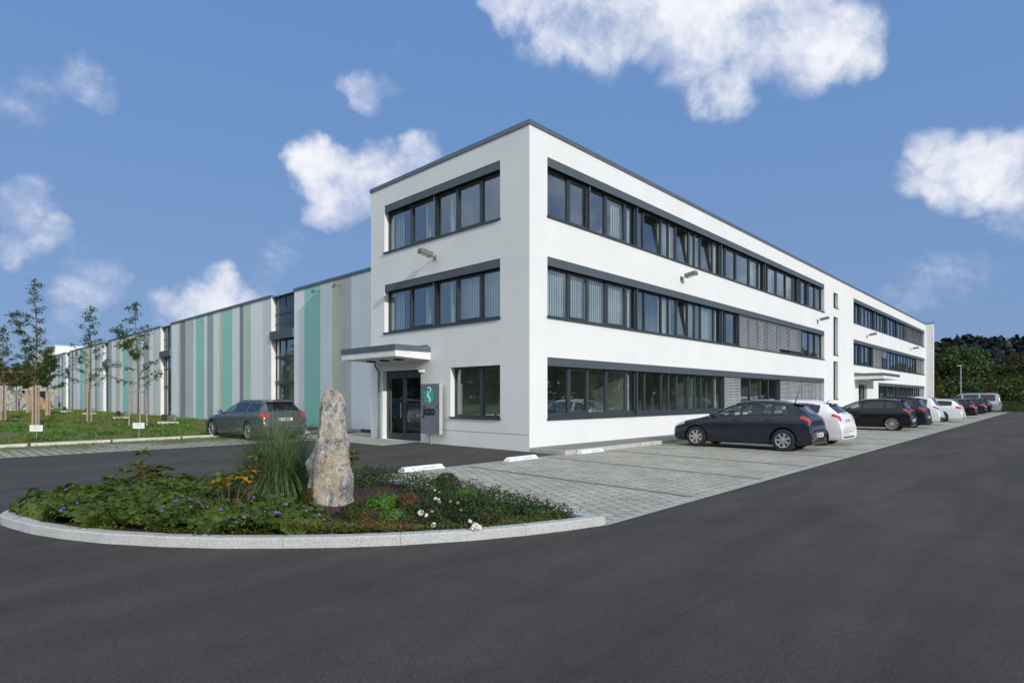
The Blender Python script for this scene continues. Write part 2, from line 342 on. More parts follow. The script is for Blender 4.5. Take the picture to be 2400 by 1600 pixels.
M_lawn = groundmat('lawn_soil', (0.14, 0.155, 0.035), (0.20, 0.165, 0.065), (0.085, 0.12, 0.026), (.25, 2.2, 45), 1.0, .05)
M_field = groundmat('far_grass', (0.05, 0.075, 0.018), (0.065, 0.08, 0.02), (0.035, 0.055, 0.012), (.05, .6, 9), 1.0, .1)
def paver(name, c1, c2, joint, jointb, bw, bh, mortar, grass=None, rot=90):
    m = bpy.data.materials.new(name); m.use_nodes = True; t = m.node_tree; b = t.nodes['Principled BSDF']; b.inputs['Roughness'].default_value = .92
    tcn = t.nodes.new('ShaderNodeTexCoord'); mp = t.nodes.new('ShaderNodeMapping'); mp.inputs['Rotation'].default_value = (0, 0, R(rot)); t.links.new(tcn.outputs['Object'], mp.inputs[0])
    nz = t.nodes.new('ShaderNodeTexNoise'); nz.inputs['Scale'].default_value = 9; nz.inputs['Detail'].default_value = 5; t.links.new(mp.outputs[0], nz.inputs['Vector'])
    nz3 = t.nodes.new('ShaderNodeTexNoise'); nz3.inputs['Scale'].default_value = 1.1; nz3.inputs['Detail'].default_value = 4; t.links.new(mp.outputs[0], nz3.inputs['Vector'])
    mxj = t.nodes.new('ShaderNodeMix'); mxj.data_type = 'RGBA'; mxj.inputs[6].default_value = (*joint, 1); mxj.inputs[7].default_value = (*jointb, 1)
    mrj = t.nodes.new('ShaderNodeMapRange'); mrj.inputs[1].default_value = .44; mrj.inputs[2].default_value = .56; t.links.new(nz.outputs[0], mrj.inputs[0]); t.links.new(mrj.outputs[0], mxj.inputs[0])
    bk = t.nodes.new('ShaderNodeTexBrick'); bk.inputs['Scale'].default_value = 1; bk.inputs['Brick Width'].default_value = bw; bk.inputs['Row Height'].default_value = bh
    bk.inputs['Mortar Size'].default_value = mortar; bk.inputs['Mortar Smooth'].default_value = .25; bk.inputs['Color1'].default_value = (*c1, 1); bk.inputs['Color2'].default_value = (*c2, 1)
    t.links.new(mp.outputs[0], bk.inputs['Vector']); t.links.new(mxj.outputs[2], bk.inputs['Mortar'])
    mr = t.nodes.new('ShaderNodeMapRange'); mr.inputs[1].default_value = .3; mr.inputs[2].default_value = .7; mr.inputs[3].default_value = .82; mr.inputs[4].default_value = 1.12; t.links.new(nz3.outputs[0], mr.inputs[0])
    vm = t.nodes.new('ShaderNodeVectorMath'); vm.operation = 'SCALE'; t.links.new(bk.outputs['Color'], vm.inputs[0]); t.links.new(mr.outputs[0], vm.inputs[3]); col = vm.outputs[0]
    if grass:
        ng = t.nodes.new('ShaderNodeTexNoise'); ng.inputs['Scale'].default_value = .7; ng.inputs['Detail'].default_value = 8; ng.inputs['Roughness'].default_value = .72; t.links.new(tcn.outputs['Object'], ng.inputs['Vector'])
        se = t.nodes.new('ShaderNodeSeparateXYZ'); t.links.new(tcn.outputs['Object'], se.inputs[0])
        # more grass towards the lawn kerb
        ad = t.nodes.new('ShaderNodeMapRange'); ad.inputs[1].default_value = 9.6; ad.inputs[2].default_value = 13.8; ad.inputs[3].default_value = -.16; ad.inputs[4].default_value = .26; t.links.new(se.outputs[1], ad.inputs[0])
        su = t.nodes.new('ShaderNodeMath'); su.operation = 'ADD'; t.links.new(ng.outputs[0], su.inputs[0]); t.links.new(ad.outputs[0], su.inputs[1])
        mg = t.nodes.new('ShaderNodeMapRange'); mg.inputs[1].default_value = .5; mg.inputs[2].default_value = .62; t.links.new(su.outputs[0], mg.inputs[0])
        mx = t.nodes.new('ShaderNodeMix'); mx.data_type = 'RGBA'; t.links.new(mg.outputs[0], mx.inputs[0]); t.links.new(col, mx.inputs[6]); mx.inputs[7].default_value = (*grass, 1); col = mx.outputs[2]
    t.links.new(col, b.inputs['Base Color'])
    ad2 = t.nodes.new('ShaderNodeMath'); ad2.operation = 'MULTIPLY_ADD'; t.links.new(bk.outputs['Fac'], ad2.inputs[0]); ad2.inputs[1].default_value = -1; t.links.new(nz.outputs[0], ad2.inputs[2])
    bp = t.nodes.new('ShaderNodeBump'); bp.inputs['Strength'].default_value = .8; bp.inputs['Distance'].default_value = .008; t.links.new(ad2.outputs[0], bp.inputs['Height']); t.links.new(bp.outputs[0], b.inputs['Normal'])
    MATS[name] = m; return m
def course_paver(name, c1, c2, bw, bh, beige, dark):
    m = bpy.data.materials.new(name); m.use_nodes = True; t = m.node_tree; b = t.nodes['Principled BSDF']; b.inputs['Roughness'].default_value = .92; LK = t.links.new
    tcn = t.nodes.new('ShaderNodeTexCoord'); se = t.nodes.new('ShaderNodeSeparateXYZ'); LK(tcn.outputs['Object'], se.inputs[0])
    def nz(sc, d=4, r=.6):
        q = t.nodes.new('ShaderNodeTexNoise'); q.inputs['Scale'].default_value = sc; q.inputs['Detail'].default_value = d; q.inputs['Roughness'].default_value = r; LK(tcn.outputs['Object'], q.inputs['Vector']); return q.outputs[0]
    def ma(op, a, b_=None, c=None):
        q = t.nodes.new('ShaderNodeMath'); q.operation = op
        for i, v in enumerate((a, b_, c)):
            if v is None: continue
            if isinstance(v, (int, float)): q.inputs[i].default_value = v
            else: LK(v, q.inputs[i])
        return q.outputs[0]
    def mr(v, a, b_, c=0., d=1.):
        q = t.nodes.new('ShaderNodeMapRange')
        for i, k in enumerate((a, b_, c, d)): q.inputs[i + 1].default_value = k
        LK(v, q.inputs[0]); return q.outputs[0]
    def mx(f, a, c):
        q = t.nodes.new('ShaderNodeMix'); q.data_type = 'RGBA'; LK(f, q.inputs[0])
        for i, v in ((6, a), (7, c)):
            if isinstance(v, tuple): q.inputs[i].default_value = (*v, 1)
            else: LK(v, q.inputs[i])
        return q.outputs[2]
    bk = t.nodes.new('ShaderNodeTexBrick'); bk.inputs['Scale'].default_value = 1; bk.inputs['Brick Width'].default_value = bw; bk.inputs['Row Height'].default_value = bh; bk.inputs['Mortar Size'].default_value = .013; bk.inputs['Mortar Smooth'].default_value = .2
    bk.inputs['Color1'].default_value = (*c1, 1); bk.inputs['Color2'].default_value = (*c2, 1); bk.inputs['Mortar'].default_value = (*dark, 1); LK(tcn.outputs['Object'], bk.inputs['Vector'])
    fr = ma('ABSOLUTE', ma('SUBTRACT', ma('FRACT', ma('ADD', ma('DIVIDE', se.outputs[1], bh), .5)), .5))      # 0 on the course joint
    jn = nz(26, 5, .7); wd = ma('MULTIPLY', ma('ADD', jn, .1), .14); line = mr(ma('SUBTRACT', fr, wd), -.02, .02, 1., 0.)
    col = mx(line, bk.outputs['Color'], mx(mr(nz(34, 3), .46, .56), beige, (0.16, 0.12, 0.085)))
    var = ma('MULTIPLY', mr(nz(1.1, 5), .3, .7, .80, 1.14), mr(nz(60, 3), .3, .7, .88, 1.12))
    vm = t.nodes.new('ShaderNodeVectorMath'); vm.operation = 'SCALE'; LK(col, vm.inputs[0]); LK(var, vm.inputs[3]); LK(vm.outputs[0], b.inputs['Base Color'])
    h = ma('MULTIPLY_ADD', ma('MAXIMUM', bk.outputs['Fac'], line), -1.0, ma('MULTIPLY', jn, .6)); bp = t.nodes.new('ShaderNodeBump'); bp.inputs['Strength'].default_value = .9; bp.inputs['Distance'].default_value = .010; LK(h, bp.inputs['Height']); LK(bp.outputs[0], b.inputs['Normal']); return m
M_pave = course_paver('parking_pavers', (0.47, 0.465, 0.395), (0.39, 0.385, 0.325), .25, .225, (0.55, 0.46, 0.32), (0.06, 0.055, 0.045))
M_gpave = paver('grass_pavers', (0.40, 0.38, 0.33), (0.33, 0.32, 0.28), (0.10, 0.12, 0.035), (0.24, 0.22, 0.13), .40, .26, .045, grass=(0.11, 0.125, 0.035))
M_slabm = mat('entrance_concrete', (0.40, 0.395, 0.34), .9, col2=(0.32, 0.315, 0.275), nscale=1.3, bump=.25, bscale=50)
M_div = mat('dark_paving_line', (0.14, 0.14, 0.135), .9, col2=(0.20, 0.20, 0.18), nscale=20, bump=.4, bscale=40)
M_edge = mat('edging_stone', (0.45, 0.45, 0.40), .9, col2=(0.33, 0.33, 0.30), nscale=14, bump=.4, bscale=60)

sheet('ground', [(-2500, -2500), (2500, -2500), (2500, 2500), (-2500, 2500)], -0.03, M_field)
sheet('asphalt_road', [(-90, -40), (110, -40), (84, -14), (71.5, -7.1), (0, -7.1), (0, 5.45), (-1.0, 9.0), (-90, 9.0)], 0.0, M_asph)
# parking bay paving (right), edging rows, dark bay lines
sheet('parking_paving', [(-6.85, -7.42), (71.0, -6.98), (71.0, -1.3), (-6.85, -1.3)], 0.004, M_pave)
mb = MB()
for a, b in (((-6.85, -7.50), (71.2, -7.06)), ((-8.6, -1.30), (-.1, -1.30))):
    mb.poly([(a[0], a[1], .008), (b[0], b[1], .008), (b[0], b[1] + .11, .008), (a[0], a[1] + .11, .008)])
mb.build('paving_edge', M_edge, kind='structure')
for i in range(26):
    x = -3.85 + 2.92 * i
    if x > 70: break
    mb = MB(); mb.poly([(x - .27, -7.30, .0085), (x - .15, -7.30, .0085), (x + .12, -1.5, .0085), (x, -1.5, .0085)])
    mb.build('bay_line', M_div, kind='structure')
sheet('grass_paving', [(-70, 8.80), (-1.95, 9.15), (-1.95, 13.62), (-70, 13.62)], 0.006, M_gpave)
sheet('entrance_slab', [(-1.88, 4.95), (0.16, 5.5), (1.7, 5.5), (1.7, 12.2), (-1.88, 12.2)], 0.012, M_slabm)
mb = MB(); mb.poly([(-70, 8.72, .010), (-1.95, 9.07, .010), (-1.95, 9.17, .010), (-70, 8.82, .010)]); mb.build('paving_edge', M_edge, kind='structure')

# ------------------------------------------------------------------ lawn with gentle relief
g = np.random.default_rng(3)
def grid_sheet(name, x0, x1, y0, y1, step, zf, m):
    nx = int((x1 - x0) / step) + 1; ny = int((y1 - y0) / step) + 1; X = np.linspace(x0, x1, nx); Y = np.linspace(y0, y1, ny)
    V = [(x, y, zf(x, y)) for y in Y for x in X]; Fq = [(j * nx + i, j * nx + i + 1, (j + 1) * nx + i + 1, (j + 1) * nx + i) for j in range(ny - 1) for i in range(nx - 1)]
    return npmesh(name, V, Fq, m, smooth=True, kind='structure')
def lawn_z(x, y): return .03 + .05 * noise.noise((x * .3, y * .3, 0)) + .03 * noise.noise((x * 1.3, y * 1.3, 5))
grid_sheet('lawn', -60, 1.85, 13.8, 112, .8, lawn_z, M_lawn)
# blades and weeds on the lawn
n = 42000
gx = -32 + 34 * g.random(n) ** .8; gy = 13.9 + 66 * g.random(n) ** 1.9
keep = np.array([noise.noise((a * .55, b * .35, 2)) > -.25 for a, b in zip(gx, gy)]); gx, gy = gx[keep], gy[keep]; n = len(gx)
P = np.stack([gx, gy, [lawn_z(a, b) + .03 for a, b in zip(gx, gy)]], 1); Nn = g.normal(size=(n, 3)) * [1, 1, .45] + [0, -.3, .3]
V, Fq = leaves(P, Nn, .10 + .004 * (gy - 14), 3.0, 5, droop=(0, 0, .9))
npmesh('lawn_grass', V, Fq, leafmat('lawn_blade', (0.09, 0.135, 0.018), (0.19, 0.22, 0.04), (0.27, 0.22, 0.09), .8), kind='stuff', label='mown green lawn with weedy tufts in front of the striped hall', category='grass')
n = 5200
cx = g.uniform(-24, 0, 95); cy = 14.2 + 16 * g.random(95) ** 1.4; k = g.integers(0, 95, n); rr = g.normal(size=(n, 2)) * .24
P = np.stack([cx[k] + rr[:, 0], cy[k] + rr[:, 1], .07 + .14 * g.random(n)], 1); Nn = g.normal(size=(n, 3)) * .6 + [0, -.5, .8]
V, Fq = leaves(P, Nn, .15, 1.9, 6)
npmesh('lawn_weeds', V, Fq, leafmat('weed_leaf', (0.045, 0.12, 0.012), (0.10, 0.24, 0.03), (0.16, 0.3, 0.05), 2.0), kind='stuff', label='broad-leaved bright green weeds in the near part of the lawn', category='weeds')
# grass creeping over the pavers in front of the lawn kerb
n = 5000; gx = g.uniform(-26, -1.2, n); gy = 13.6 - 3.2 * g.random(n) ** 2.6
P = np.stack([gx, gy, np.full(n, .03)], 1); Nn = g.normal(size=(n, 3)) * [1, 1, .4]; V, Fq = leaves(P, Nn, .06, 3, 7, droop=(0, 0, .9))
npmesh('paving_grass', V, Fq, MATS['lawn_blade'], kind='stuff', label='short grass growing between the pavers along the lawn kerb', category='grass')
# lawn kerb stones
ks = MB(); ks.box((-1.13, -.07, -.05), (1.13, .07, .105)); kst = ks.build('kerb_stone', M_concl, bevel=.012)
xs = [-17.6, -15.2, -12.8, -10.35, -7.55, -5.1, -2.75]
kl = ['pale kerb stone at the very left edge of the lawn, first in the row', 'pale kerb stone cut by the left picture edge in the lawn kerb row', 'pale kerb stone left of the nearer white sign post', 'pale kerb stone below the nearer white tree sign',
      'pale kerb stone midway between the two white tree signs', 'pale kerb stone below the white sign of the three-stake tree', 'pale kerb stone ending behind the grey estate car']
xs = [gp(a, 1046).x for a in ()] or xs
stones = [(-16.0, 13.35), (-13.7, 13.37), (-11.35, 13.4), (-9.0, 13.5), (-6.65, 13.6), (-4.3, 13.7), (-.6, 13.7)]
sl_ = ['pale kerb stone farthest left along the lawn edge', 'second pale kerb stone from the left along the lawn edge', 'pale kerb stone left of the nearer white tree sign', 'pale kerb stone right of the nearer white tree sign', 'pale kerb stone just under the white sign of the staked tree', 'pale kerb stone next to the front wheel of the grey estate car', 'pale kerb stone right of the grey estate car']
for i, ((x, y), l) in enumerate(zip(stones, sl_)):
    o = kst if i == 0 else kst.copy()
    if i: COL.objects.link(o)
    o.location = (x, y, 0); o.rotation_euler.z = R(1.2 + rnd.uniform(-.6, .6)); tag(o, l, 'kerb stone', 'kerb stones along the lawn')

# ------------------------------------------------------------------ wall builder
def facade(mb, axis, off, a0, a1, z0, z1, holes, t, sgn=1, m=None):
    """wall on plane axis=off running a0..a1; holes (u0,u1,w0,w1); reveals go inwards by t"""
    us = sorted({a0, a1, *[h[0] for h in holes], *[h[1] for h in holes]}); ws = sorted({z0, z1, *[h[2] for h in holes], *[h[3] for h in holes]})
    solid = lambda u, w: not any(h[0] <= u <= h[1] and h[2] <= w <= h[3] for h in holes)
    def pt(u, w, d): return (u, off + d, w) if axis == 'y' else (off + d, u, w)
    cells = {}
    for i in range(len(us) - 1):
        for j in range(len(ws) - 1): cells[i, j] = solid((us[i] + us[i + 1]) / 2, (ws[j] + ws[j + 1]) / 2)
    for (i, j), s in cells.items():
        if not s: continue
        u0, u1, w0, w1 = us[i], us[i + 1], ws[j], ws[j + 1]
        q = [pt(u0, w0, 0), pt(u1, w0, 0), pt(u1, w1, 0), pt(u0, w1, 0)]; mb.poly(q if axis == 'y' else q[::-1], m)
        for di, dj, e in ((-1, 0, ((u0, w0), (u0, w1))), (1, 0, ((u1, w1), (u1, w0))), (0, -1, ((u1, w0), (u0, w0))), (0, 1, ((u0, w1), (u1, w1)))):
            if cells.get((i + di, j + dj), True) is False:
                (ua, wa), (ub, wb) = e; q = [pt(ua, wa, 0), pt(ub, wb, 0), pt(ub, wb, t), pt(ua, wa, t)]; mb.poly(q, m)
    return mb
Z1, Z2, Z3 = (7.32, 9.17), (4.17, 6.06), (0.97, 2.91)
HT = 9.90
office = empty('office_building', (0, 0, 0), label='white three-storey office block with long anthracite window bands', cat='building')
rh = [(.84, 29.4, *Z1), (.84, 29.4, *Z2), (.84, 29.4, *Z3), (31.5, 32.6, 7.9, 8.95), (31.5, 32.6, 4.6, 7.27), (31.5, 32.6, 1.52, 4.16), (36.7, 66.9, *Z1), (36.7, 66.9, *Z2), (44.7, 66.9, *Z3), (38.2, 40.8, .02, 2.65)]
lh = [(1.25, 7.68, *Z1), (1.25, 7.68, *Z2), (1.25, 3.68, .97, 2.68), (5.35, 7.80, .02, 2.68)]
mb = MB()
facade(mb, 'y', 0.0, 0.0, 67.54, 0.0, HT, rh, .34)
facade(mb, 'x', 0.0, 0.0, 8.63, 0.0, HT, lh, .34)
mb.poly([(0, 8.63, 0), (0, 8.63, HT), (67.54, 8.63, HT), (67.54, 8.63, 0)])
mb.poly([(67.54, 0, 0), (67.54, 8.63, 0), (67.54, 8.63, HT), (67.54, 0, HT)])
mb.build('wall', M_render, office)
mb = MB(); mb.poly([(.2, .2, HT - .02), (67.3, .2, HT - .02), (67.3, 8.4, HT - .02), (.2, 8.4, HT - .02)]); mb.build('roof', M_grey, office)
mb = MB()
mb.box((67.545, -.72, 0), (68.0, 8.6, HT + .06)); mb.build('end_wall', M_render, office)
# coping
mb = MB(); zc0, zc1 = HT + .003, HT + .15; w = .36; ov = .035
mb.box((-ov, -ov, zc0), (67.54, w, zc1)); mb.box((-ov, w + .002, zc0), (w, 8.63 + ov, zc1)); mb.box((67.545, -.75, zc0 + .07), (68.04, 8.6, zc1 + .07)); mb.box((w + .002, 8.63 - w, zc0), (67.5, 8.63 + ov, zc1))
mb.build('roof_coping', M_zinc, office)
for x in np.arange(3.5, 67, 6.1): MB().box((x, -ov - .004, zc0 - .004), (x + .03, .05, zc1 + .01)).build('coping_seam', M_box, office)
for y in (3.1, 6.2): MB().box((-ov - .004, y, zc0 - .004), (.05, y + .03, zc1 + .01)).build('coping_seam', M_box, office)
# thin plinth groove
mb = MB(); mb.box((-.004, 0.02, .50), (.002, 5.3, .515)); mb.build('plinth_joint', M_grey, office)

# interiors: floors, ceilings, partitions
mb = MB()
for z in (0.03, 3.15, 6.30): mb.box((.36, .36, z - .02), (67.2, 8.4, z + .02), M_inf)
for z in (2.98, 6.13, 9.25): mb.box((.36, .36, z), (67.2, 8.4, z + .03), M_inc)
for z0, z1 in ((.06, 2.97), (3.18, 6.12), (6.33, 9.24)):
    mb.box((.37, 5.4, z0), (67.2, 5.5, z1), M_inw)
    for x in (6.0, 8.75, 11.2, 13.6, 19.1, 24.6, 29.5, 33.5, 39.2, 43.9, 48.4, 53.0, 57.5, 62.1, 66.95):
        if z0 < 1 and x == 8.75: continue
        mb.box((x, .37, z0), (x + .10, 5.4, z1), M_inw)
    mb.box((.37, 4.0 if z0 > 1 else 4.4, z0), (3.5, 4.1 if z0 > 1 else 4.5, z1), M_inw)
mb.build('interior', M_inw, office)

def T(axis, u, d, w):      # facade coordinates -> world ; d inward
    return (u, d, w) if axis == 'y' else (d, u, w)
def fbox(mb, axis, u0, u1, d0, d1, w0, w1, m=None):
    if axis == 'y': mb.box((u0, d0, w0), (u1, d1, w1), m)
    else: mb.box((d0, u0, w0), (d1, u1, w1), m)
FD = .19    # frame face depth
def slats(mb, axis, u0, u1, w0, w1, d=.10, pitch=.075, tilt=38):
    k = int((w1 - w0) / pitch)
    for i in range(k):
        w = w0 + pitch * (i + .5); c, s = .036 * math.cos(R(tilt)), .036 * math.sin(R(tilt))
        a = [T(axis, u0, d - c, w - s), T(axis, u1, d - c, w - s), T(axis, u1, d + c, w + s), T(axis, u0, d + c, w + s)]; mb.poly(a)
def vslats(mb, axis, u0, u1, w0, w1, d, pitch=.10, amp=.02):
    k = max(2, int((u1 - u0) / pitch))
    for i in range(k):
        a = u0 + (u1 - u0) * i / k; b = a + (u1 - u0) / k * .93
        mb.poly([T(axis, a, d - amp, w0), T(axis, b, d + amp, w0), T(axis, b, d + amp, w1), T(axis, a, d - amp, w1)])
def band(axis, u0, u1, w0, w1, mull, rails=(), opens=(), blinds=(), curtains=(), bcurtains=(), vbl=(), boxh=.27, parent=None, ground=False, sillh=.045, lowbar=.07):
    """one window band: part window_band with frame as its mesh, sub-parts panes, shading box, sill, rails, blinds"""
    top = w1 - boxh; f = MB(); e = .0
    fbox(f, axis, u0 + .002, u1 - .002, FD, FD + .09, w0 + .002, w0 + lowbar + .03); fbox(f, axis, u0 + .002, u1 - .002, FD, FD + .09, top - .02, w1 - .002)
    edges = [u0] + list(mull) + [u1]
    for i, q in enumerate(edges):
        hw = .05 if q in (u0, u1) else .045
        a, b = (q + .002, q + .075) if q == u0 else ((q - .075, q - .002) if q == u1 else (q - hw, q + hw))
        fbox(f, axis, a, b, FD - .004, FD + .094, w0 + .004, w1 - .01)
    B = f.build('window_band', M_frame, parent)
    for i in range(len(edges) - 1):
        a = edges[i] + .045; b = edges[i + 1] - .045; mid = (a + b) / 2; wA, wB = w0 + lowbar + .03, top - .02
        if any(o0 <= mid <= o1 for o0, o1 in opens):       # tilted-in sash
            s = MB(); dd = .16; fr = .06
            def P(u, t, off): # t 0..1 up, tilts inwards at the top
                return Vector(T(axis, u, FD + .05 + dd * t + off, wA + (wB - wA) * t))
            def bar(ua, ub, ta, tb):
                q0 = [P(ua, ta, 0), P(ub, ta, 0), P(ub, tb, 0), P(ua, tb, 0)]; q1 = [P(ua, ta, .05), P(ub, ta, .05), P(ub, tb, .05), P(ua, tb, .05)]
                s.poly(q0); s.poly(q1[::-1])
                for k in range(4): s.poly([q0[k], q0[(k + 1) % 4], q1[(k + 1) % 4], q1[k]])
            hh = wB - wA; bar(a, a + fr, 0, 1); bar(b - fr, b, 0, 1); bar(a + fr, b - fr, 0, fr / hh); bar(a + fr, b - fr, 1 - fr / hh, 1)
            s.build('open_sash', M_frame, B)
            s = MB(); s.poly([P(a + fr, fr / hh, .02), P(b - fr, fr / hh, .02), P(b - fr, 1 - fr / hh, .02), P(a + fr, 1 - fr / hh, .02)]); s.build('pane', M_glass, B)
            continue
        wide = (b - a) > .95
        p = MB(); fr = 0.0
        if wide and i % 2 == 1:      # a sash frame inside the opening
            s = MB(); fr = .055
            fbox(s, axis, a, b, FD - .014, FD + .03, wA, wA + fr); fbox(s, axis, a, b, FD - .014, FD + .03, wB - fr, wB)
            fbox(s, axis, a, a + fr, FD - .014, FD + .03, wA + fr, wB - fr); fbox(s, axis, b - fr, b, FD - .014, FD + .03, wA + fr, wB - fr); s.build('sash', M_frame, B)
        jt = rnd.uniform(-.0035, .0035)
        p.poly([T(axis, a + fr, FD + .045 + jt, wA + fr), T(axis, b - fr, FD + .045 - jt, wA + fr), T(axis, b - fr, FD + .045 - jt, wB - fr), T(axis, a + fr, FD + .045 + jt, wB - fr)]); p.build('pane', M_glass, B)
    s = MB(); fbox(s, axis, u0 + .003, u1 - .003, .012, .03, w1 - boxh, w1 - .003); fbox(s, axis, u0 + .003, u1 - .003, .03, FD - .006, w1 - .05, w1 - .004)
    k = u0 + 2.6
    while k < u1 - .5: fbox(s, axis, k, k + .008, .010, .0122, w1 - boxh + .002, w1 - .006); k += 2.5
    s.build('shading_box', M_box, B)
    s = MB(); fbox(s, axis, u0 - .03, u1 + .03, -.05, FD - .006, w0 - .028, w0 + .012); fbox(s, axis, u0 - .03, u1 + .03, -.052, -.044, w0 - .045, w0 + .014); s.build('window_sill', M_frame, B)
    for r in rails:
        s = MB(); fbox(s, axis, r - .035, r - .005, .085, .13, w0 + .02, top + .0); fbox(s, axis, r + .005, r + .035, .085, .13, w0 + .02, top + .0); fbox(s, axis, r - .1, r + .1, FD - .02, FD - .006, w0 + .03, top); s.build('blind_rail', M_frame, B)
        s = MB(); fbox(s, axis, r - .006, r + .006, .075, .083, w0 + .03, top - .01); s.build('guide_wire', M_alu, B)
    for (a, b, lo) in blinds:
        s = MB(); slats(s, axis, a + .02, b - .02, w0 + lo, top + .02); s.build('venetian_blind', M_slat, B)
        s = MB()
        for q in (a + (b - a) * .3, a + (b - a) * .68): fbox(s, axis, q - .004, q + .004, .05, .054, w0 + lo, top)
        fbox(s, axis, a + .02, b - .02, .08, .12, w0 + lo - .03, w0 + lo); s.build('blind_cord', M_grey, B)
    for (a, b) in curtains:
        s = MB(); vslats(s, axis, a, b, w0 + .02, w1 - .1, FD + .22, .12, .012); s.build('vertical_blind', M_curt, B)
    for (a, b) in bcurtains:
        s = MB(); vslats(s, axis, a, b, w0 + .02, w1 - .1, FD + .3, .09, .03); s.build('curtain', M_curtb, B)
    return B
band('y', .84, 29.4, *Z1, mull=[2.12, 3.2, 4.26, 5.56, 6.25, 6.85, 8.2, 8.82, 9.45, 10.6, 11.15, 11.72, 12.95, 13.7, 14.3, 15.6, 17.2, 18.5, 19.2, 19.8, 21.1, 22.65, 23.9, 24.6, 25.2, 26.5, 28.0], rails=(3.2, 6.25, 13.7, 19.2, 24.6, 26.5),
     opens=((6.85, 8.2), (9.45, 10.6), (11.72, 12.95)), curtains=((4.9, 5.5), (8.3, 8.7), (8.9, 9.4), (10.7, 11.1), (11.3, 11.7), (13.1, 13.6), (14.5, 14.9), (17.6, 18.3), (20.3, 21.0), (23.0, 23.9), (25.4, 25.8)), parent=office)
band('y', .84, 29.4, *Z2, mull=[2.14, 3.22, 4.32, 5.63, 6.25, 6.94, 8.23, 8.84, 9.53, 10.52, 11.16, 11.75, 13.08, 13.75, 14.3, 15.72, 17.2, 18.5, 19.5, 21.4, 23.2, 25.15, 26.8, 28.1], rails=(6.25, 13.75, 15.72, 25.2),
     opens=((9.53, 10.52),), blinds=((15.8, 19.45, .03), (19.5, 21.42, .03), (21.45, 25.05, .26)), curtains=((.95, 5.55), (8.3, 9.4), (10.6, 11.7), (12.2, 13.0)), parent=office)
band('y', .84, 29.4, *Z3, mull=[2.14, 3.22, 4.32, 5.63, 6.25, 6.94, 8.23, 8.84, 9.53, 10.52, 11.16, 11.77, 13.05, 13.95, 15.98, 17.35, 18.72, 19.95, 21.3, 23.2, 25.15, 27.1, 28.3], rails=(6.25, 13.98, 21.4),
     blinds=((14.02, 15.95, .03), (21.45, 25.1, .03), (25.15, 27.12, .03), (27.15, 29.35, .03)), bcurtains=((3.6, 4.2), (4.45, 5.5), (8.35, 8.75), (8.9, 9.45), (9.6, 10.1), (10.65, 11.1), (11.25, 11.7), (11.95, 12.6), (13.15, 13.85)), parent=office, lowbar=.14)
gA = [38.0, 39.2, 39.75, 41.0, 42.2, 43.2, 43.9, 45.2, 46.4, 47.6, 48.4, 49.1, 50.4, 51.8, 52.9, 53.6, 54.9, 56.4, 57.6, 58.6, 59.9, 61.4, 62.5, 63.3, 64.6, 65.8]
band('y', 36.7, 66.9, *Z1, mull=gA, rails=(39.4, 43.9, 48.4, 52.9), blinds=((56.5, 60.1, .03), (60.15, 63.3, .03), (63.35, 66.85, .03)), curtains=((41.2, 42.2), (44, 45), (50.5, 51.7)), parent=office)
band('y', 36.7, 66.9, *Z2, mull=gA, rails=(39.4, 43.1, 46.4), blinds=((43.2, 46.35, .03), (46.45, 48.3, 1.0), (62.6, 66.85, .15)), parent=office)
band('y', 44.7, 66.9, *Z3, mull=[q for q in gA if q > 45], rails=(48.4, 52.9), blinds=((64.4, 66.85, .03),), bcurtains=((46.5, 47.5), (50.6, 51.7)), parent=office)
band('x', 1.25, 7.68, *Z1, mull=[2.29, 3.55, 4.68, 6.18], rails=(4.68,), curtains=((6.9, 7.5),), parent=office)
band('x', 1.25, 7.68, *Z2, mull=[2.30, 3.57, 4.71, 6.22], rails=(4.71,), curtains=((1.35, 3.5), (6.9, 7.5)), parent=office)
# single windows (narrow stair windows, window beside the door)
def window(axis, u0, u1, w0, w1, mull=(), hl=.05, name='window'):
    f = MB(); hw = .06
    for a, b, c, d in ((u0, u0 + hw, w0, w1), (u1 - hw, u1, w0, w1), (u0 + hw, u1 - hw, w0, w0 + hw + .03), (u0 + hw, u1 - hw, w1 - hw, w1)): fbox(f, axis, a + .001, b - .001, FD, FD + .09, c + .001, d - .001)
    for q in mull: fbox(f, axis, q - .08, q + .08, FD - .004, FD + .08, w0 + hw + .03, w1 - hw)
    B = f.build(name, M_frame, office); ed = [u0] + list(mull) + [u1]
    for i in range(len(ed) - 1): p = MB(); p.poly([T(axis, ed[i] + .05, FD + .045, w0 + .06), T(axis, ed[i + 1] - .05, FD + .045, w0 + .06), T(axis, ed[i + 1] - .05, FD + .045, w1 - .05), T(axis, ed[i] + .05, FD + .045, w1 - .05)]); p.build('pane', M_glass, B)
    s = MB(); fbox(s, axis, u0 - .03, u1 + .03, -.055, FD - .004, w0 - .035, w0 + .014); s.build('window_sill', M_frame, B)
    return B
for w0, w1 in ((7.9, 8.95), (4.6, 7.27), (1.52, 4.16)): window('y', 31.5, 32.6, w0, w1)
window('x', 1.25, 3.68, .97, 2.68, mull=(2.30,))
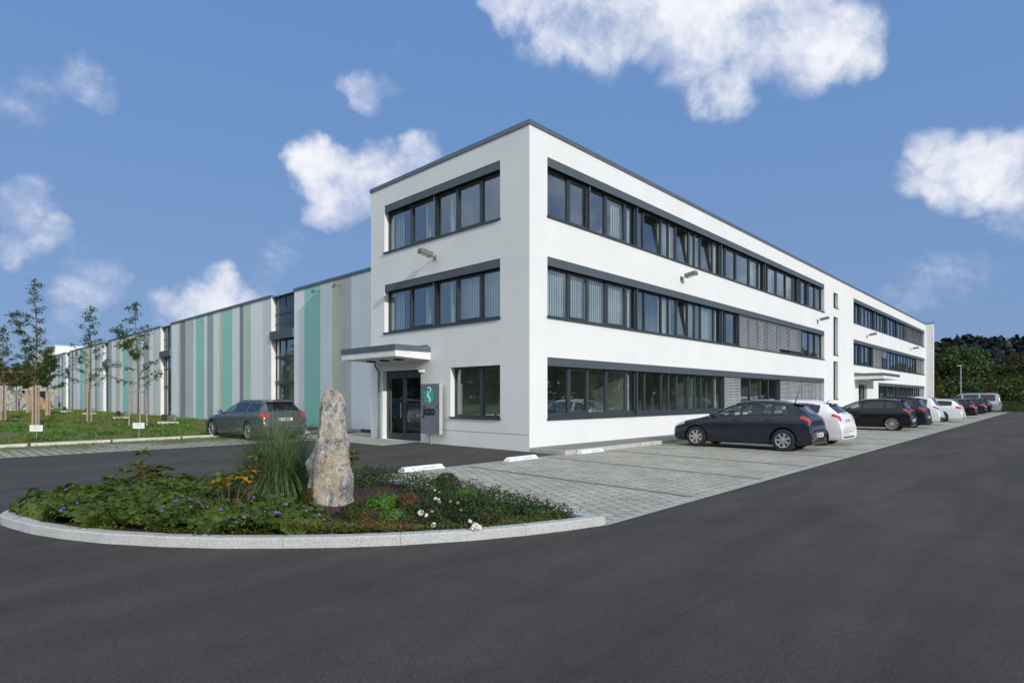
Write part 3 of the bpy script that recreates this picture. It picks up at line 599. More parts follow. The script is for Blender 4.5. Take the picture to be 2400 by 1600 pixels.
# glazed double doors
def door(axis, u0, u1, w1, name='entrance_door'):
    f = MB(); h = .10
    fbox(f, axis, u0 + .002, u0 + h, FD, FD + .08, .03, w1); fbox(f, axis, u1 - h, u1 - .002, FD, FD + .08, .03, w1); fbox(f, axis, u0 + h, u1 - h, FD, FD + .08, w1 - .20, w1 - .002)
    D = f.build(name, M_frame, office); mid = (u0 + u1) / 2 + .02
    for a, b in ((u0 + h + .004, mid - .01), (mid + .01, u1 - h - .004)):
        s = MB(); q = .09; z1 = w1 - .205
        fbox(s, axis, a, a + q, FD - .01, FD + .05, .05, z1); fbox(s, axis, b - q, b, FD - .01, FD + .05, .05, z1); fbox(s, axis, a + q, b - q, FD - .01, FD + .05, .05, .27); fbox(s, axis, a + q, b - q, FD - .01, FD + .05, z1 - q, z1)
        lf = s.build('door_leaf', M_frame, D)
        s = MB(); s.poly([T(axis, a + q, FD + .02, .27), T(axis, b - q, FD + .02, .27), T(axis, b - q, FD + .02, z1 - q), T(axis, a + q, FD + .02, z1 - q)])
        s2 = MB(); s2.poly([T(axis, a + q, FD + .02, .27), T(axis, b - q, FD + .02, .27), T(axis, b - q, FD + .02, z1 - q), T(axis, a + q, FD + .02, z1 - q)]); s2.build('door_pane', M_glass2, D)
    s = MB(); u = mid + .13; s.tube([T(axis, u, FD - .09, .85), T(axis, u, FD - .09, 1.45)], .016); s.tube([T(axis, u, FD - .09, .95), T(axis, u, FD, .95)], .01); s.tube([T(axis, u, FD - .09, 1.35), T(axis, u, FD, 1.35)], .01); s.build('door_handle', M_alu, D)
    s = MB()
    for z in (.35, 1.3, 2.1): fbox(s, axis, u1 - .05, u1 - .01, FD - .03, FD - .002, z, z + .16)
    s.build('hinge', M_alu, D)
door('x', 5.35, 7.80, 2.68); door('y', 38.2, 40.8, 2.65)

# ------------------------------------------------------------------ canopies (fixed to the building)
def canopy(axis, u0, u1, dep, parent):
    s = MB()
    # tapered white soffit body
    def q(u, d, w): return T(axis, u, -d, w)
    zt, zf, zw = 3.27, 3.06, 3.0
    A = [q(u0, .0, zw), q(u1, .0, zw), q(u1, dep, zf), q(u0, dep, zf)]; B = [q(u0, .0, zt), q(u1, .0, zt), q(u1, dep, zt), q(u0, dep, zt)]
    s.poly(A); s.poly(B[::-1])
    for k in range(4): s.poly([A[k], A[(k + 1) % 4], B[(k + 1) % 4], B[k]])
    C = s.build('canopy', M_fwhite, parent)
    s = MB()
    fbox(s, axis, u0 - .03, u1 + .03, -dep - .03, -dep + .1, zt + .003, zt + .2); fbox(s, axis, u0 - .03, u0 + .1, -dep + .102, -.002, zt + .003, zt + .2); fbox(s, axis, u1 - .1, u1 + .03, -dep + .102, -.002, zt + .003, zt + .2)
    fbox(s, axis, u0 + .102, u1 - .102, -.05, -.002, zt + .003, zt + .27); s.build('canopy_fascia', M_zinc, C)
    s = MB(); fbox(s, axis, u0 + .1, u1 - .1, -dep + .1, -.05, zt + .002, zt + .05); s.build('canopy_deck', M_grey, C)
    for k in range(3):
        u = u0 + (u1 - u0) * (.25 + .25 * k); s = MB(); fbox(s, axis, u - .11, u + .11, -dep * .60, -dep * .40, zf - .085, zf - .012); s.build('downlight', M_dark, C)
canopy('x', 4.80, 8.30, 1.50, office); canopy('y', 36.9, 42.6, 1.9, office)
# downpipe, wall camera
mb = MB(); mb.tube([(-.16, 8.1, 3.0), (-.16, 8.1, 2.9), (-.05, 7.98, 2.62), (-.07, 7.98, 2.4), (-.07, 7.98, .42)], .035, 10); mb.tube([(-.07, 7.98, .42), (-.07, 7.98, .0)], .048, 10)
for z in (.55, 1.7): mb.tube([(-.07, 7.98, z), (-.07, 7.98, z + .03)], .05, 10)
mb.build('downpipe', M_zinc, office, smooth=True)
o = MB(); o.tube([(-.02, 5.17, 2.60), (-.12, 5.17, 2.60)], .05, 12); o.build('wall_camera', M_fwhite, None, label='small white round security camera on the wall beside the entrance door', cat='security camera')
cmo = bpy.data.objects['wall_camera']; o = MB(); o.tube([(-.12, 5.19, 2.60), (-.17, 5.24, 2.60)], .048, 12); o.tube([(-.02, 5.17, 2.6), (-.0, 5.17, 2.6)], .065, 12, M_fwhite); o.build('lens', M_dark, cmo)
# wall lamps
def wall_lamp():
    r = empty('wall_lamp')
    s = MB(); s.box((-.06, -.03, -.12), (.06, .0, .10)); s.build('bracket', M_grey, r)
    s = MB(); s.tube([(0, -.02, 0), (0, -.16, .02), (0, -.28, .06)], .028, 8); s.build('arm', M_grey, r, smooth=True)
    s = MB(); M4 = Matrix.Translation((0, -.25, .06)) @ Matrix.Rotation(R(-10), 4, 'X'); s.box((-.17, -.60, -.10), (.17, 0, .10), None, M4); s.build('lamp_housing', mat('lamp_grey', (0.20, 0.205, 0.21), .5, .3), r, bevel=.02)
    s = MB(); s.box((-.12, -.56, -.108), (.12, -.12, -.101), None, M4); s.build('lamp_glass', M_whl, r)
    return r
wl = wall_lamp()
LP = [((9.54, 0, 6.66), 0, 'grey box wall lamp on the sunlit facade nearest the corner'), ((27.9, 0, 6.62), 0, 'grey box wall lamp left of the tall narrow windows'),
      ((40.7, 0, 6.62), 0, 'grey box wall lamp above the far canopy, right of the narrow windows'), ((58.8, 0, 6.62), 0, 'grey box wall lamp farthest along the sunlit facade'), ((0, 4.5, 6.62), -90, 'grey box wall lamp on the shaded facade above the entrance')]
for i, (l, a, lab) in enumerate(LP):
    o = wl if i == 0 else copy_tree(wl)
    o.location = l; o.rotation_euler.z = R(a); tag(o, lab, 'wall lamp', 'box lamps on the office facades'); o.scale = (.82, .82, .82)

# ------------------------------------------------------------------ sign beside the entrance
sg = empty('company_sign', (-.30, 4.44, 0), 0, label='tall grey sign box lettered Juzo with a green round emblem beside the door', cat='sign')
mb = MB(); mb.box((.012, -.52, .36), (.15, .52, 2.13)); mb.build('sign_case', M_alu2, sg, bevel=.006)
mb = MB(); mb.box((0, -.515, .365), (.0115, .515, 2.125)); mb.build('sign_panel', mat('sign_grey', (0.20, 0.225, 0.25), .4, .2), sg)
mb = MB(); mb.tube([(.07, 0, 0), (.07, 0, .36)], .04, 12); mb.build('post', M_alu, sg, smooth=True)
ROT = (R(90), 0, R(-90)); M_em = mat('emblem_green', (0.0, 0.42, 0.33), .5, flat=True); M_el = mat('emblem_pale', (0.55, 0.66, 0.66), .5, flat=True)
mb = MB(); mb.poly([(-.006, -.30 * math.cos(t) * 1.0, 1.70 + .30 * math.sin(t)) for t in np.linspace(0, 2 * math.pi, 40)[:-1]]); em = mb.build('emblem', M_em, sg); em.location = (0, 0.06, .02)
mb = MB()
for z in (.085, -.085, -.18):
    w = math.sqrt(max(0, .29 ** 2 - z * z)); mb.box((-.0085, -w, 1.70 + z - .005), (-.0065, w, 1.70 + z + .005))
mb.tube([(-.012, 0, 1.70 - .20), (-.012, 0, 1.70 + .10)], .014, 6); mb.tube([(-.012, .055, 1.70 + .155), (-.012, .03, 1.70 + .115), (-.012, 0, 1.70 + .10), (-.012, -.03, 1.70 + .115), (-.012, -.055, 1.70 + .155)], .012, 6)
ctl = [(.02, -.285), (.08, -.23), (.105, -.165), (.06, -.10), (-.02, -.05), (-.085, .0), (-.085, .06), (-.02, .105), (.06, .125), (.125, .165), (.14, .215), (.10, .262), (.03, .275), (-.03, .25)]
pts = [(-.016, -u * .9, 1.70 + w) for u, w in ctl]
mb.tube(pts, [.012 + .012 * min(1, k / 5) for k in range(13)] + [.034], 8); e2 = mb.build('snake_staff', M_el, em)
text('Juzo', .44, M_black, 'lettering', sg, (-.008, .04, 1.17), ROT, offset=.015, sx=.86); text('®', .11, M_black, 'lettering', sg, (-.006, -.43, 1.33), ROT)

# ------------------------------------------------------------------ kerb and stoppers by the wall
mb = MB(); mb.box((.0, -1.38, -.05), (70.0, -.0, .12)); 
mb.build('wall_kerb', mat('kerb_concrete', (0.48, 0.47, 0.42), .9, col2=(0.38, 0.37, 0.33), nscale=4, bump=.3, bscale=50), kind='structure', bevel=.008)
mb = MB(); mb.box((.06, -1.26, .10), (69.9, -.004, .1235)); mb.build('gravel_strip', groundmat('gravel', (0.26, 0.26, 0.25), (0.36, 0.36, 0.34), (0.17, 0.17, 0.17), (20, 45, 90), 1.0, .02), kind='structure')
M_stop = mat('stopper_white', (0.80, 0.80, 0.79), .55, nscale=4, col2=(0.7, 0.7, 0.68))
def stopper():
    r = empty('wheel_stopper'); s = MB(); h, w, l = .10, .09, .60
    a = [(-l, -w, 0), (l, -w, 0), (l, w, 0), (-l, w, 0)]; b = [(-l + .07, -w + .05, h), (l - .07, -w + .05, h), (l - .07, w - .05, h), (-l + .07, w - .05, h)]
    s.poly(a[::-1]); s.poly(b)
    for k in range(4): s.poly([a[k], a[(k + 1) % 4], b[(k + 1) % 4], b[k]])
    s.build('body', M_stop, r, bevel=.008)
    an = math.atan2(.05, h); rot = (R(90) - an, 0, 0)
    text('BESUCHER', .075, mat('faded_grey_letter', (0.38, 0.39, 0.42), .7, flat=True), 'lettering', r, (.16, -w + .022, .05), rot, ext=.0008)
    s = MB(); s.box((-.30, -w + .018, .035), (-.265, -w + .03, .065)); s.build('blue_mark', M_blue, r)
    s = MB(); s.box((-.335, -w + .026, .052), (-.30, -w + .036, .075)); s.build('pale_mark', mat('pale_blue_mark', (0.45, 0.52, 0.7), .6, flat=True), r)
    s = MB(); s.lathe([(.0, -.003), (.022, -.003), (.022, .004)], 12, None, Matrix.Translation((-l + .045, -w + .012, .045)) @ Matrix.Rotation(R(90), 4, 'Z')); s.build('reflector', M_redl, r)
    return r
st = stopper()
for i, (x, y, lab) in enumerate([(-4.98, -1.22, 'white wheel stopper lettered BESUCHER nearest the planted island'), (-1.87, -1.40, 'white wheel stopper lettered BESUCHER below the building corner'), (1.05, -1.50, 'white wheel stopper lettered BESUCHER against the concrete wall kerb'), (-7.15, -1.03, 'white wheel stopper half hidden behind the standing rock')]):
    o = st if i == 0 else copy_tree(st)
    o.location = (x, y, .01); o.rotation_euler.z = R(rnd.uniform(-1.5, 1.5)); tag(o, lab, 'wheel stopper', 'white visitor bay stoppers')
# small bay name plate on the wall kerb
o = MB(); o.box((4.15, -1.394, .035), (4.55, -1.384, .10)); o.build('bay_plate', M_plate, None, label='tiny white bay plate on the face of the wall kerb', cat='plate')
o = MB(); o.box((4.2, -1.3955, .055), (4.5, -1.3945, .08)); o.build('lettering', M_grey, bpy.data.objects['bay_plate'])

# ------------------------------------------------------------------ hall with painted stripes
HX, HZ = 1.77, 7.47
hall = empty('striped_hall', (HX, 9, 0), label='long low production hall clad in grey, white and teal vertical stripes', cat='building')
hall_in = -Vector((HX, 9, 0))
def hb(mb, name, m, parent=None):
    o = mb.build(name, m, parent or hall)
    if parent is None: o.location = hall_in
    return o
def corr(name, col):
    m = mat(name, col, .75, nscale=.5, col2=tuple(c * .93 for c in col), bump=.25, bscale=30); return streaks(m, .045)
CS = {'w': corr('stripe_white', (0.76, 0.80, 0.83)), 'l': corr('stripe_light_grey', (0.62, 0.66, 0.685)), 'g': corr('stripe_grey', (0.34, 0.39, 0.42)), 'd': corr('stripe_dark_grey', (0.24, 0.265, 0.30)),
      't': corr('stripe_teal', (0.30, 0.62, 0.56)), 'o': corr('stripe_olive', (0.58, 0.62, 0.45)), 's': corr('stripe_sage', (0.50, 0.62, 0.55)), 'b': corr('stripe_beige_grey', (0.52, 0.54, 0.53))}
SEG = [ (8.55, 19.0, [('w', 13.1), ('b', 14.26), ('o', 14.89), ('w', 16.11), ('t', 17.83), ('w', 19.0)]),
 (21.9, 40.37, [('l', 23.02), ('w', 24.79), ('s', 25.94), ('d', 26.54), ('w', 27.73), ('t', 29.46), ('o', 29.97), ('w', 31.11), ('g', 32.27), ('w', 32.89), ('t', 34.57), ('w', 35.15), ('b', 36.91), ('d', 38.07), ('o', 38.58), ('w', 40.04), ('s', 40.37)]),
 (43.1, 61.13, [('l', 44.54), ('o', 45.13), ('w', 46.31), ('g', 48.06), ('w', 49.04), ('t', 50.17), ('l', 51.56), ('b', 53.33), ('t', 55.26), ('w', 56.31), ('o', 57.0), ('b', 57.93), ('w', 59.67), ('g', 61.13)]),
 (63.3, 81.5, [('w', 64.7), ('s', 66.2), ('g', 67.3), ('w', 68.8), ('t', 70.2), ('o', 72.0), ('g', 72.8), ('w', 73.3), ('t', 75.3), ('w', 77.2), ('l', 78.2), ('w', 79.2), ('d', 80.2), ('s', 81.5)]),
 (84.2, 93.1, [('l', 85.3), ('b', 86.5), ('d', 87.3), ('w', 88.2), ('t', 90.0), ('w', 91.3), ('l', 93.1)])]
for si, (y0, y1, st_) in enumerate(SEG):
    a = y0; W_ = MB()
    W_.poly([(HX, y0, 0), (HX + .27, y0, 0), (HX + .27, y0, HZ), (HX, y0, HZ)], M_render); W_.poly([(HX, y1, 0), (HX, y1, HZ), (HX + .27, y1, HZ), (HX + .27, y1, 0)], M_render)
    for c, b in st_:
        W_.poly([(HX, a, .0), (HX, a, HZ), (HX, b, HZ), (HX, b, .0)], CS[c]); a = b
    wl_ = hb(W_, 'striped_wall', None)
    s = MB(); s.box((HX - .05, y0 - .01, HZ + .002), (HX + .3, y1 + .01, HZ + .15)); hb(s, 'roof_coping', M_zinc)
    s = MB(); zj = .28; 
    for q in np.arange(y0 + 5.2, y1 - 1, 5.25): s.box((HX - .003, q, .2), (HX + .001, q + .012, HZ))
    if len(s.v): hb(s, 'panel_joint', M_grey)
# glazed bays between the wall segments
for bi, (y0, y1) in enumerate(((19.0, 21.9), (40.37, 43.1), (61.13, 63.3), (81.5, 84.2))):
    f = MB(); X = HX + .24; ym = (y0 + y1) / 2 + .1
    f.box((X, y0 - .05, HZ - .05), (X + .3, y1 + .05, HZ + .10), M_zinc)
    for y in (y0 + .04, ym, y1 - .55): f.box((X, y - .04, .1), (X + .08, y + .04, HZ - .05))
    for z in (.12, 2.55, 4.0, 5.9): f.box((X - .003, y0, z - .06 - (.1 if z == 2.55 else 0)), (X + .077, y1, z + .06))
    B = f.build('glazed_bay', None, hall); B.location = hall_in; B.data.materials.clear(); B.data.materials.append(M_frame); B.data.materials.append(M_frame)
    s = MB()
    for za, zb in ((.2, 2.4), (2.62, 3.94), (4.06, 5.05)):
        for ya, yb in ((y0 + .08, ym - .04), (ym + .04, y1 - .6)): s.poly([(X + .04, ya, za), (X + .04, ya, zb), (X + .04, yb, zb), (X + .04, yb, za)])
    s.build('pane', M_glass, B)
    s = MB(); s.box((X + .02, y0, 5.45), (X + .05, y1, HZ - .05)); s.build('dark_panel', mat('dark_glass_panel', (0.035, 0.055, 0.075), .12, flat=True), B)
    s = MB(); s.box((X - .02, ym - .02, 5.45), (X + .02, ym + .02, HZ - .1)); s.box((X - .02, y0, 6.45), (X + .015, y1, 6.49)); s.build('panel_bar', M_frame, B)
    s = MB(); s.box((HX - .10, y0 + .003, 4.98), (X + .02, y1 - .003, 5.46)); s.build('shutter_box', M_box, B)
    s = MB(); s.box((X + .1, y1 - .55, .1), (X + .3, y1, 5.0)); s.box((X + .6, y0, .1), (X + .7, y1, 5)); s.build('inner_wall', M_inw, B)
s = MB(); s.box((HX + .29, 8.7, .0), (HX + .31, 92.9, .3)); s.poly([(HX + .05, 8.7, HZ), (40, 8.7, HZ), (40, 93, HZ), (HX + .05, 93, HZ)]); s.poly([(HX, 93.1, 0), (HX, 93.1, HZ), (40, 93.1, HZ), (40, 93.1, 0)]); s.poly([(HX + 3, 8.7, 0), (HX + 3, 93, 0), (HX + 3, 93, HZ), (HX + 3, 8.7, HZ)]); hb(s, 'roof', M_grey)
s = MB(); s.box((HX - .02, 8.66, 0), (HX - .001, 93.1, .15)); hb(s, 'plinth', M_conc)
s = MB(); s.box((HX - .04, 8.66, 0), (HX - .021, 12.2, .17)); hb(s, 'dark_base_strip', M_basestrip)  # darker strip along the foot of the hall, only beside the office
s = MB(); s.box((1.9, 93.3, 0), (30, 110, 9.05)); s.build('hall_annex', M_fwhite, None, label='plain white taller block rising behind the far end of the hall', cat='building')
s = MB(); s.box((1.86, 93.26, 9.055), (30.04, 110, 9.15)); s.build('roof_coping', M_fwhite, bpy.data.objects['hall_annex'])
# round spot lights on arms under the hall coping
def spot():
    r = empty('facade_spotlight'); s = MB(); s.tube([(0, 0, 0), (-.34, 0, 0)], .018, 6); s.build('arm', M_grey, r)
    s = MB(); s.tube([(-.30, 0, .05), (-.40, 0, -.10)], [.05, .075], 12); s.build('lamp_head', M_grey, r, smooth=True); return r
sp = spot()
for i, (y, lab) in enumerate([(16.2, 'small round spotlight below the coping beside the broad teal stripe near the office'), (14.1, 'small round spotlight below the coping nearest the office block'), (33.0, 'small round spotlight on the second wall section, above its left teal stripe'), (34.95, 'small round spotlight on the second wall section, above its beige-grey stripe')]):
    o = sp if i == 0 else copy_tree(sp)
    o.location = (HX, y, 7.12); tag(o, lab, 'spotlight', 'spotlights under the hall coping')

# ------------------------------------------------------------------ vehicles
def pchip(xs, ys, x):
    xs = np.asarray(xs, float); ys = np.asarray(ys, float); h = np.diff(xs); d = np.diff(ys) / h; m = np.zeros(len(xs))
    for i in range(1, len(xs) - 1):
        if d[i - 1] * d[i] > 0: w1, w2 = 2 * h[i] + h[i - 1], h[i] + 2 * h[i - 1]; m[i] = (w1 + w2) / (w1 / d[i - 1] + w2 / d[i])
    m[0], m[-1] = d[0], d[-1]; i = np.clip(np.searchsorted(xs, x) - 1, 0, len(h) - 1); t = (x - xs[i]) / h[i]
    return (2 * t**3 - 3 * t**2 + 1) * ys[i] + (t**3 - 2 * t**2 + t) * h[i] * m[i] + (-2 * t**3 + 3 * t**2) * ys[i + 1] + (t**3 - t**2) * h[i] * m[i + 1]
class Body:
    """lofted body shell: rows (y, top, belt, bottom, half width, half roof width) nose to tail"""
    def __init__(s, rows): s.r = np.array(rows, float); s.u = np.arange(len(rows), dtype=float)
    def row(s, u): return [float(pchip(s.u, s.r[:, k], u)) for k in range(6)]
    def u_at(s, y, lo=0, hi=None):
        lo, hi = lo, hi if hi is not None else len(s.r) - 1
        for _ in range(40):
            m = (lo + hi) / 2
            if s.row(m)[0] > y: lo = m
            else: hi = m
        return (lo + hi) / 2
    def section(s, u):
        y, zt, zb, z0, W_, wr = s.row(u); hb_ = zb - z0; top = zt - zb; k = min(1, max(0, top / .35)); cr = .045 + .03 * k
        P = [(0, z0), (W_ * .78, z0), (W_ * .945, z0 + .05), (W_ * .985, z0 + hb_ * .28), (W_, z0 + hb_ * .55), (W_ * .985, z0 + hb_ * .84), (W_ * .93, zb),
             (max(wr, W_ * .70) if k < .02 else wr, zt - cr - .012), (wr * .86, zt - cr * .42), (wr * .45, zt - cr * .08), (0, zt)]
        return y, P
    def pt(s, u, v):
        y, P = s.section(u); i = int(min(max(v, 0), 9.9999)); t = v - i
        P0, P1, P2, P3 = P[max(i - 1, 0)], P[i], P[i + 1], P[min(i + 2, 10)]
        if i == 9: P3 = (-P1[0], P1[1])
        if i in (6,): return Vector((P1[0] + (P2[0] - P1[0]) * t + .012 * math.sin(math.pi * t), y, P1[1] + (P2[1] - P1[1]) * t))   # nearly flat side glass
        te = .5
        def m(a, b, c, sharp): return (c - a) * te
        out = []
        for c in (0, 1):
            m1 = (P2[c] - P0[c]) * te if i not in (7, 6) else (P2[c] - P1[c]) * .9; m2 = (P3[c] - P1[c]) * te if i not in (5, 6) else (P2[c] - P1[c]) * .9
            out.append((2 * t**3 - 3 * t**2 + 1) * P1[c] + (t**3 - 2 * t**2 + t) * m1 + (-2 * t**3 + 3 * t**2) * P2[c] + (t**3 - t**2) * m2)
        return Vector((out[0], y, out[1]))
def build_car(name, rows, p, paint):
    """p: dict of lengths and features"""
    root = empty(name); B = Body(rows); nU = len(rows) - 1
    gl = p['glass']          # side glass u ranges given in y, list of (y0, y1) front->rear ; wind (y0,y1); rear (y0,y1)
    ucut = set(np.linspace(0, nU, nU * 6 + 1).round(4))
    uy = {}
    def U(y): 
        if y not in uy: uy[y] = round(B.u_at(y), 4); ucut.add(uy[y])
        return uy[y]
    sg_ = [(U(a), U(b)) for a, b in gl]; wu = (U(p['wind'][0]), U(p['wind'][1])); ru = (U(p['rear'][0]), U(p['rear'][1]))
    hu = (U(p['head'][0]), U(p['head'][1])); tls = [((U(a), U(b)), (va, vb)) for a, b, va, vb in p['tails']]
    for ax in (p['fa'], p['ra']):
        for y in np.linspace(ax - .42, ax + .42, 19): U(float(y))
    us = sorted(ucut); us = [us[0]] + [b for a, b in zip(us, us[1:]) if b - a > .004 or b in uy.values()]
    vs = sorted({*np.linspace(0, 10, 51).round(3), 6.12, 6.9, 7.3, 7.42, *[round(q, 3) for q in np.linspace(1.9, 6, 26)], *[q for t_ in p['tails'] for q in t_[2:]], *p['headv']})
    nu, nv = len(us), len(vs); grid = np.array([[B.pt(u, v) for v in vs] for u in us])
    # wheel arches: snap verts near the circle
    for ax in (p['fa'], p['ra']):
        cz, rr = p['wr'], p['wr'] + .055
        d = np.sqrt((grid[:, :, 1] - ax) ** 2 + (grid[:, :, 2] - cz) ** 2); msk = (abs(d - rr) < .026) & (grid[:, :, 0] > .5)
        for i, j in zip(*np.nonzero(msk)): f_ = rr / d[i, j]; grid[i, j, 1] = ax + (grid[i, j, 1] - ax) * f_; grid[i, j, 2] = cz + (grid[i, j, 2] - cz) * f_
    parts = {k: [] for k in ('body', 'windscreen', 'rear_window', 'headR', 'headL', 'tailR', 'tailL')}
    for i in range(len(sg_)): parts['sideR%d' % i] = []; parts['sideL%d' % i] = []
    for i in range(nu - 1):
        for j in range(nv - 1):
            um, vm = (us[i] + us[i + 1]) / 2, (vs[j] + vs[j + 1]) / 2; c = grid[i:i + 2, j:j + 2].reshape(4, 3).mean(0)
            cut = any(math.hypot(c[1] - ax, c[2] - p['wr']) < p['wr'] + .05 for ax in (p['fa'], p['ra'])) and c[0] > .5
            key = 'body'
            if 6.12 < vm < 6.9:
                for k, (a, b) in enumerate(sg_):
                    if a < um < b: key = 'side%d' % k
            if vm > 7.3 and wu[0] < um < wu[1]: key = 'windscreen'
            if vm > 7.42 and ru[0] < um < ru[1]: key = 'rear_window'
            if any(a < um < b and va < vm < vb for (a, b), (va, vb) in tls): key = 'tail'
            if hu[0] < um < hu[1] and p['headv'][0] < vm < p['headv'][1]: key = 'head'
            if cut: continue
            for sd in (1, -1):
                q = [(i, j), (i + 1, j), (i + 1, j + 1), (i, j + 1)]
                if sd < 0: q = q[::-1]
                kk = key
                if key.startswith('side'): kk = ('sideR' if sd > 0 else 'sideL') + key[4:]
                elif key in ('tail', 'head'): kk = key + ('R' if sd > 0 else 'L')
                parts[kk].append([(a, b, sd) for a, b in q])
    # nose and tail caps
    for i, rev in ((0, False), (nu - 1, True)):
        for j in range(nv - 1):
            q = [(i, j, 1), (i, j + 1, 1), (i, j + 1, -1), (i, j, -1)]
            parts['body'].append(q if rev else q[::-1])
    names = {'body': ('body', paint), 'windscreen': ('windscreen', p['gm'][0]), 'rear_window': ('rear_window', p['gm'][1]), 'headR': ('headlight', M_whl), 'headL': ('headlight', M_whl), 'tailR': ('tail_light', M_redl), 'tailL': ('tail_light', M_redl)}
    for k, fs in parts.items():
        if not fs: continue
        nm, mt = names.get(k, ('side_window', p['gm'][0] if k[-1] == '0' else p['gm'][1])); idx = {}; V = []; Fq = []; nrm = 0 if k in ('body',) else (.006 if k.startswith(('tail', 'head')) else -.004)
        for q in fs:
            f_ = []
            for a, b, sd in q:
                x, y, z = grid[a, b]; key = (round(x * sd, 5), round(y, 5), round(z, 5))
                if key not in idx: idx[key] = len(V); V.append((x * sd, y, z))
                if idx[key] not in f_: f_.append(idx[key])
            if len(f_) >= 3: Fq.append(tuple(f_))
        me = bpy.data.meshes.new(nm); me.from_pydata(V, [], Fq); me.update(); bm = bmesh.new(); bm.from_mesh(me); bmesh.ops.recalc_face_normals(bm, faces=bm.faces) if k == 'body' else None; bm.normal_update()
        if nrm:
            cen = Vector((0, 0, .75))
            s_ = 1
            fN = sum((f.normal * f.calc_area() for f in bm.faces), Vector()); cc = sum((v.co for v in bm.verts), Vector()) / len(bm.verts)
            if fN.dot(Vector((cc.x, cc.y * .2, cc.z - .6))) < 0: s_ = -1
            for v in bm.verts: v.co += v.normal * nrm * s_
        bm.to_mesh(me); bm.free(); me.polygons.foreach_set('use_smooth', [True] * len(me.polygons)); me.materials.append(mt)
        try: me.set_sharp_from_angle(angle=R(42))
        except Exception: pass
        o = bpy.data.objects.new(nm, me); COL.objects.link(o); o.parent = root
    body = [c for c in root.children if c.name.startswith('body')][0]
    # black window surround behind the glass edges, shut lines
    def ribbon(mb, pts, w, off=.0025, sides=(1, -1)):
        for sd in sides:
            for (a, b) in zip(pts, pts[1:]):
                A, B_ = Vector(a), Vector(b); t = (B_ - A).normalized(); n_ = Vector((1, 0, 0)); s_ = t.cross(n_)
                if s_.length < .2: continue
                s_ = s_.normalized() * w / 2; o_ = Vector((off, 0, 0)); q = [A - s_ + o_, B_ - s_ + o_, B_ + s_ + o_, A + s_ + o_]
                mb.poly([(x * sd, y, z) for x, y, z in q])
    sm = MB()
    for y, v0, v1 in p['seams']:
        u = B.u_at(y); ribbon(sm, [B.pt(u, v) for v in np.linspace(v0, v1, 16)], .011)
    u0, u1 = B.u_at(p['seams'][0][0]), B.u_at(p['seams'][-1][0]); ribbon(sm, [B.pt(u, 2.35) for u in np.linspace(u0, u1, 14)], .010)
    sm.build('shut_line', M_dark, body)
    # belt moulding
    for sd in (1, -1):
        for v_ in (6.07, 6.93): sm = MB(); ribbon(sm, [B.pt(u, v_) for u in np.linspace(sg_[0][0], sg_[-1][1], 24)], .022, .004, (sd,)); sm.build('window_trim', M_dark, body)
    for y in p['handles']:
        for sd in (1, -1):
            q = B.pt(B.u_at(y), 5.05); h = MB(); h.box((q.x * sd - .02, q.y - .09, q.z - .012), (q.x * sd + .022 * sd, q.y + .09, q.z + .018)) if sd > 0 else h.box((q.x * sd - .022, q.y - .09, q.z - .012), (q.x * sd + .02, q.y + .09, q.z + .018)); h.build('door_handle', paint, root, bevel=.008)
    for sd in (1, -1):
        q = B.pt(B.u_at(p['mirror']), 6.25); h = MB(); h.ball((q.x * sd + .11 * sd, q.y - .02, q.z + .06), .085, None, 14, 10, (1.25, .62, .80)); h.tube([(q.x * sd, q.y, q.z + .0), (q.x * sd + .08 * sd, q.y, q.z + .03)], .02, 6); h.build('mirror', p.get('mirm', paint), root, smooth=True)
    # wheels
    for ax in (p['fa'], p['ra']):
        for sd in (1, -1):
            r_ = p['wr']; hw = .10; M4 = Matrix.Translation((sd * (p['track'] - hw), ax, r_)) @ Matrix.Scale(sd, 4, (1, 0, 0)); wm = MB()
            ri = r_ * p.get('rimk', .70)
            wm.lathe([(ri, -.09), (r_ * .93, -.10), (r_, -.07), (r_, .07), (r_ * .95, .10), (r_ * .80, .108), (ri, .095), (ri * .985, .07), (ri * .97, -.02)], 36, M_rubber, M4)
            T_ = wm.build('tyre', None, root, smooth=True)
            wm = MB(); wm.lathe([(ri * .985, .088), (ri * .93, .075), (ri * .92, .02), (0.001, .0)], 36, M_rimd, M4)
            k = p.get('spokes', 7)
            wm.lathe([(ri, .094), (ri * .985, .100), (ri * .915, .092), (ri * .90, .060)], 36, M_rim, M4)
            for a in range(k):
                M5 = M4 @ Matrix.Rotation(2 * math.pi * (a + .3) / k, 4, 'X'); w0, w1 = ri * p.get('spw', .13), ri * p.get('spw2', .17)
                A_ = [M5 @ Vector(q) for q in ((.088, -w0, ri * .12), (.088, w0, ri * .12), (.086, w1, ri * .93), (.086, -w1, ri * .93))]; C_ = [M5 @ Vector(q) for q in ((.05, -w0 * 1.3, ri * .12), (.05, w0 * 1.3, ri * .12), (.05, w1 * 1.2, ri * .93), (.05, -w1 * 1.2, ri * .93))]
                wm.poly(A_, M_rim)
                for z in range(4): wm.poly([A_[z], A_[(z + 1) % 4], C_[(z + 1) % 4], C_[z]], M_rim)
            wm.lathe([(ri * .26, .07), (ri * .24, .10), (ri * .1, .104), (0.001, .104)], 16, M_rim, M4)
            wm.build('rim', None, T_)
            wm = MB(); M6 = Matrix.Translation((sd * (p['track'] - .02), ax, r_)) @ Matrix.Scale(sd, 4, (1, 0, 0)); rr = r_ + .058
            k0 = []
            ang = np.linspace(R(-18), R(198), 22)
            prof = [(rr, .0), (rr, -.30), (.08, -.31)]
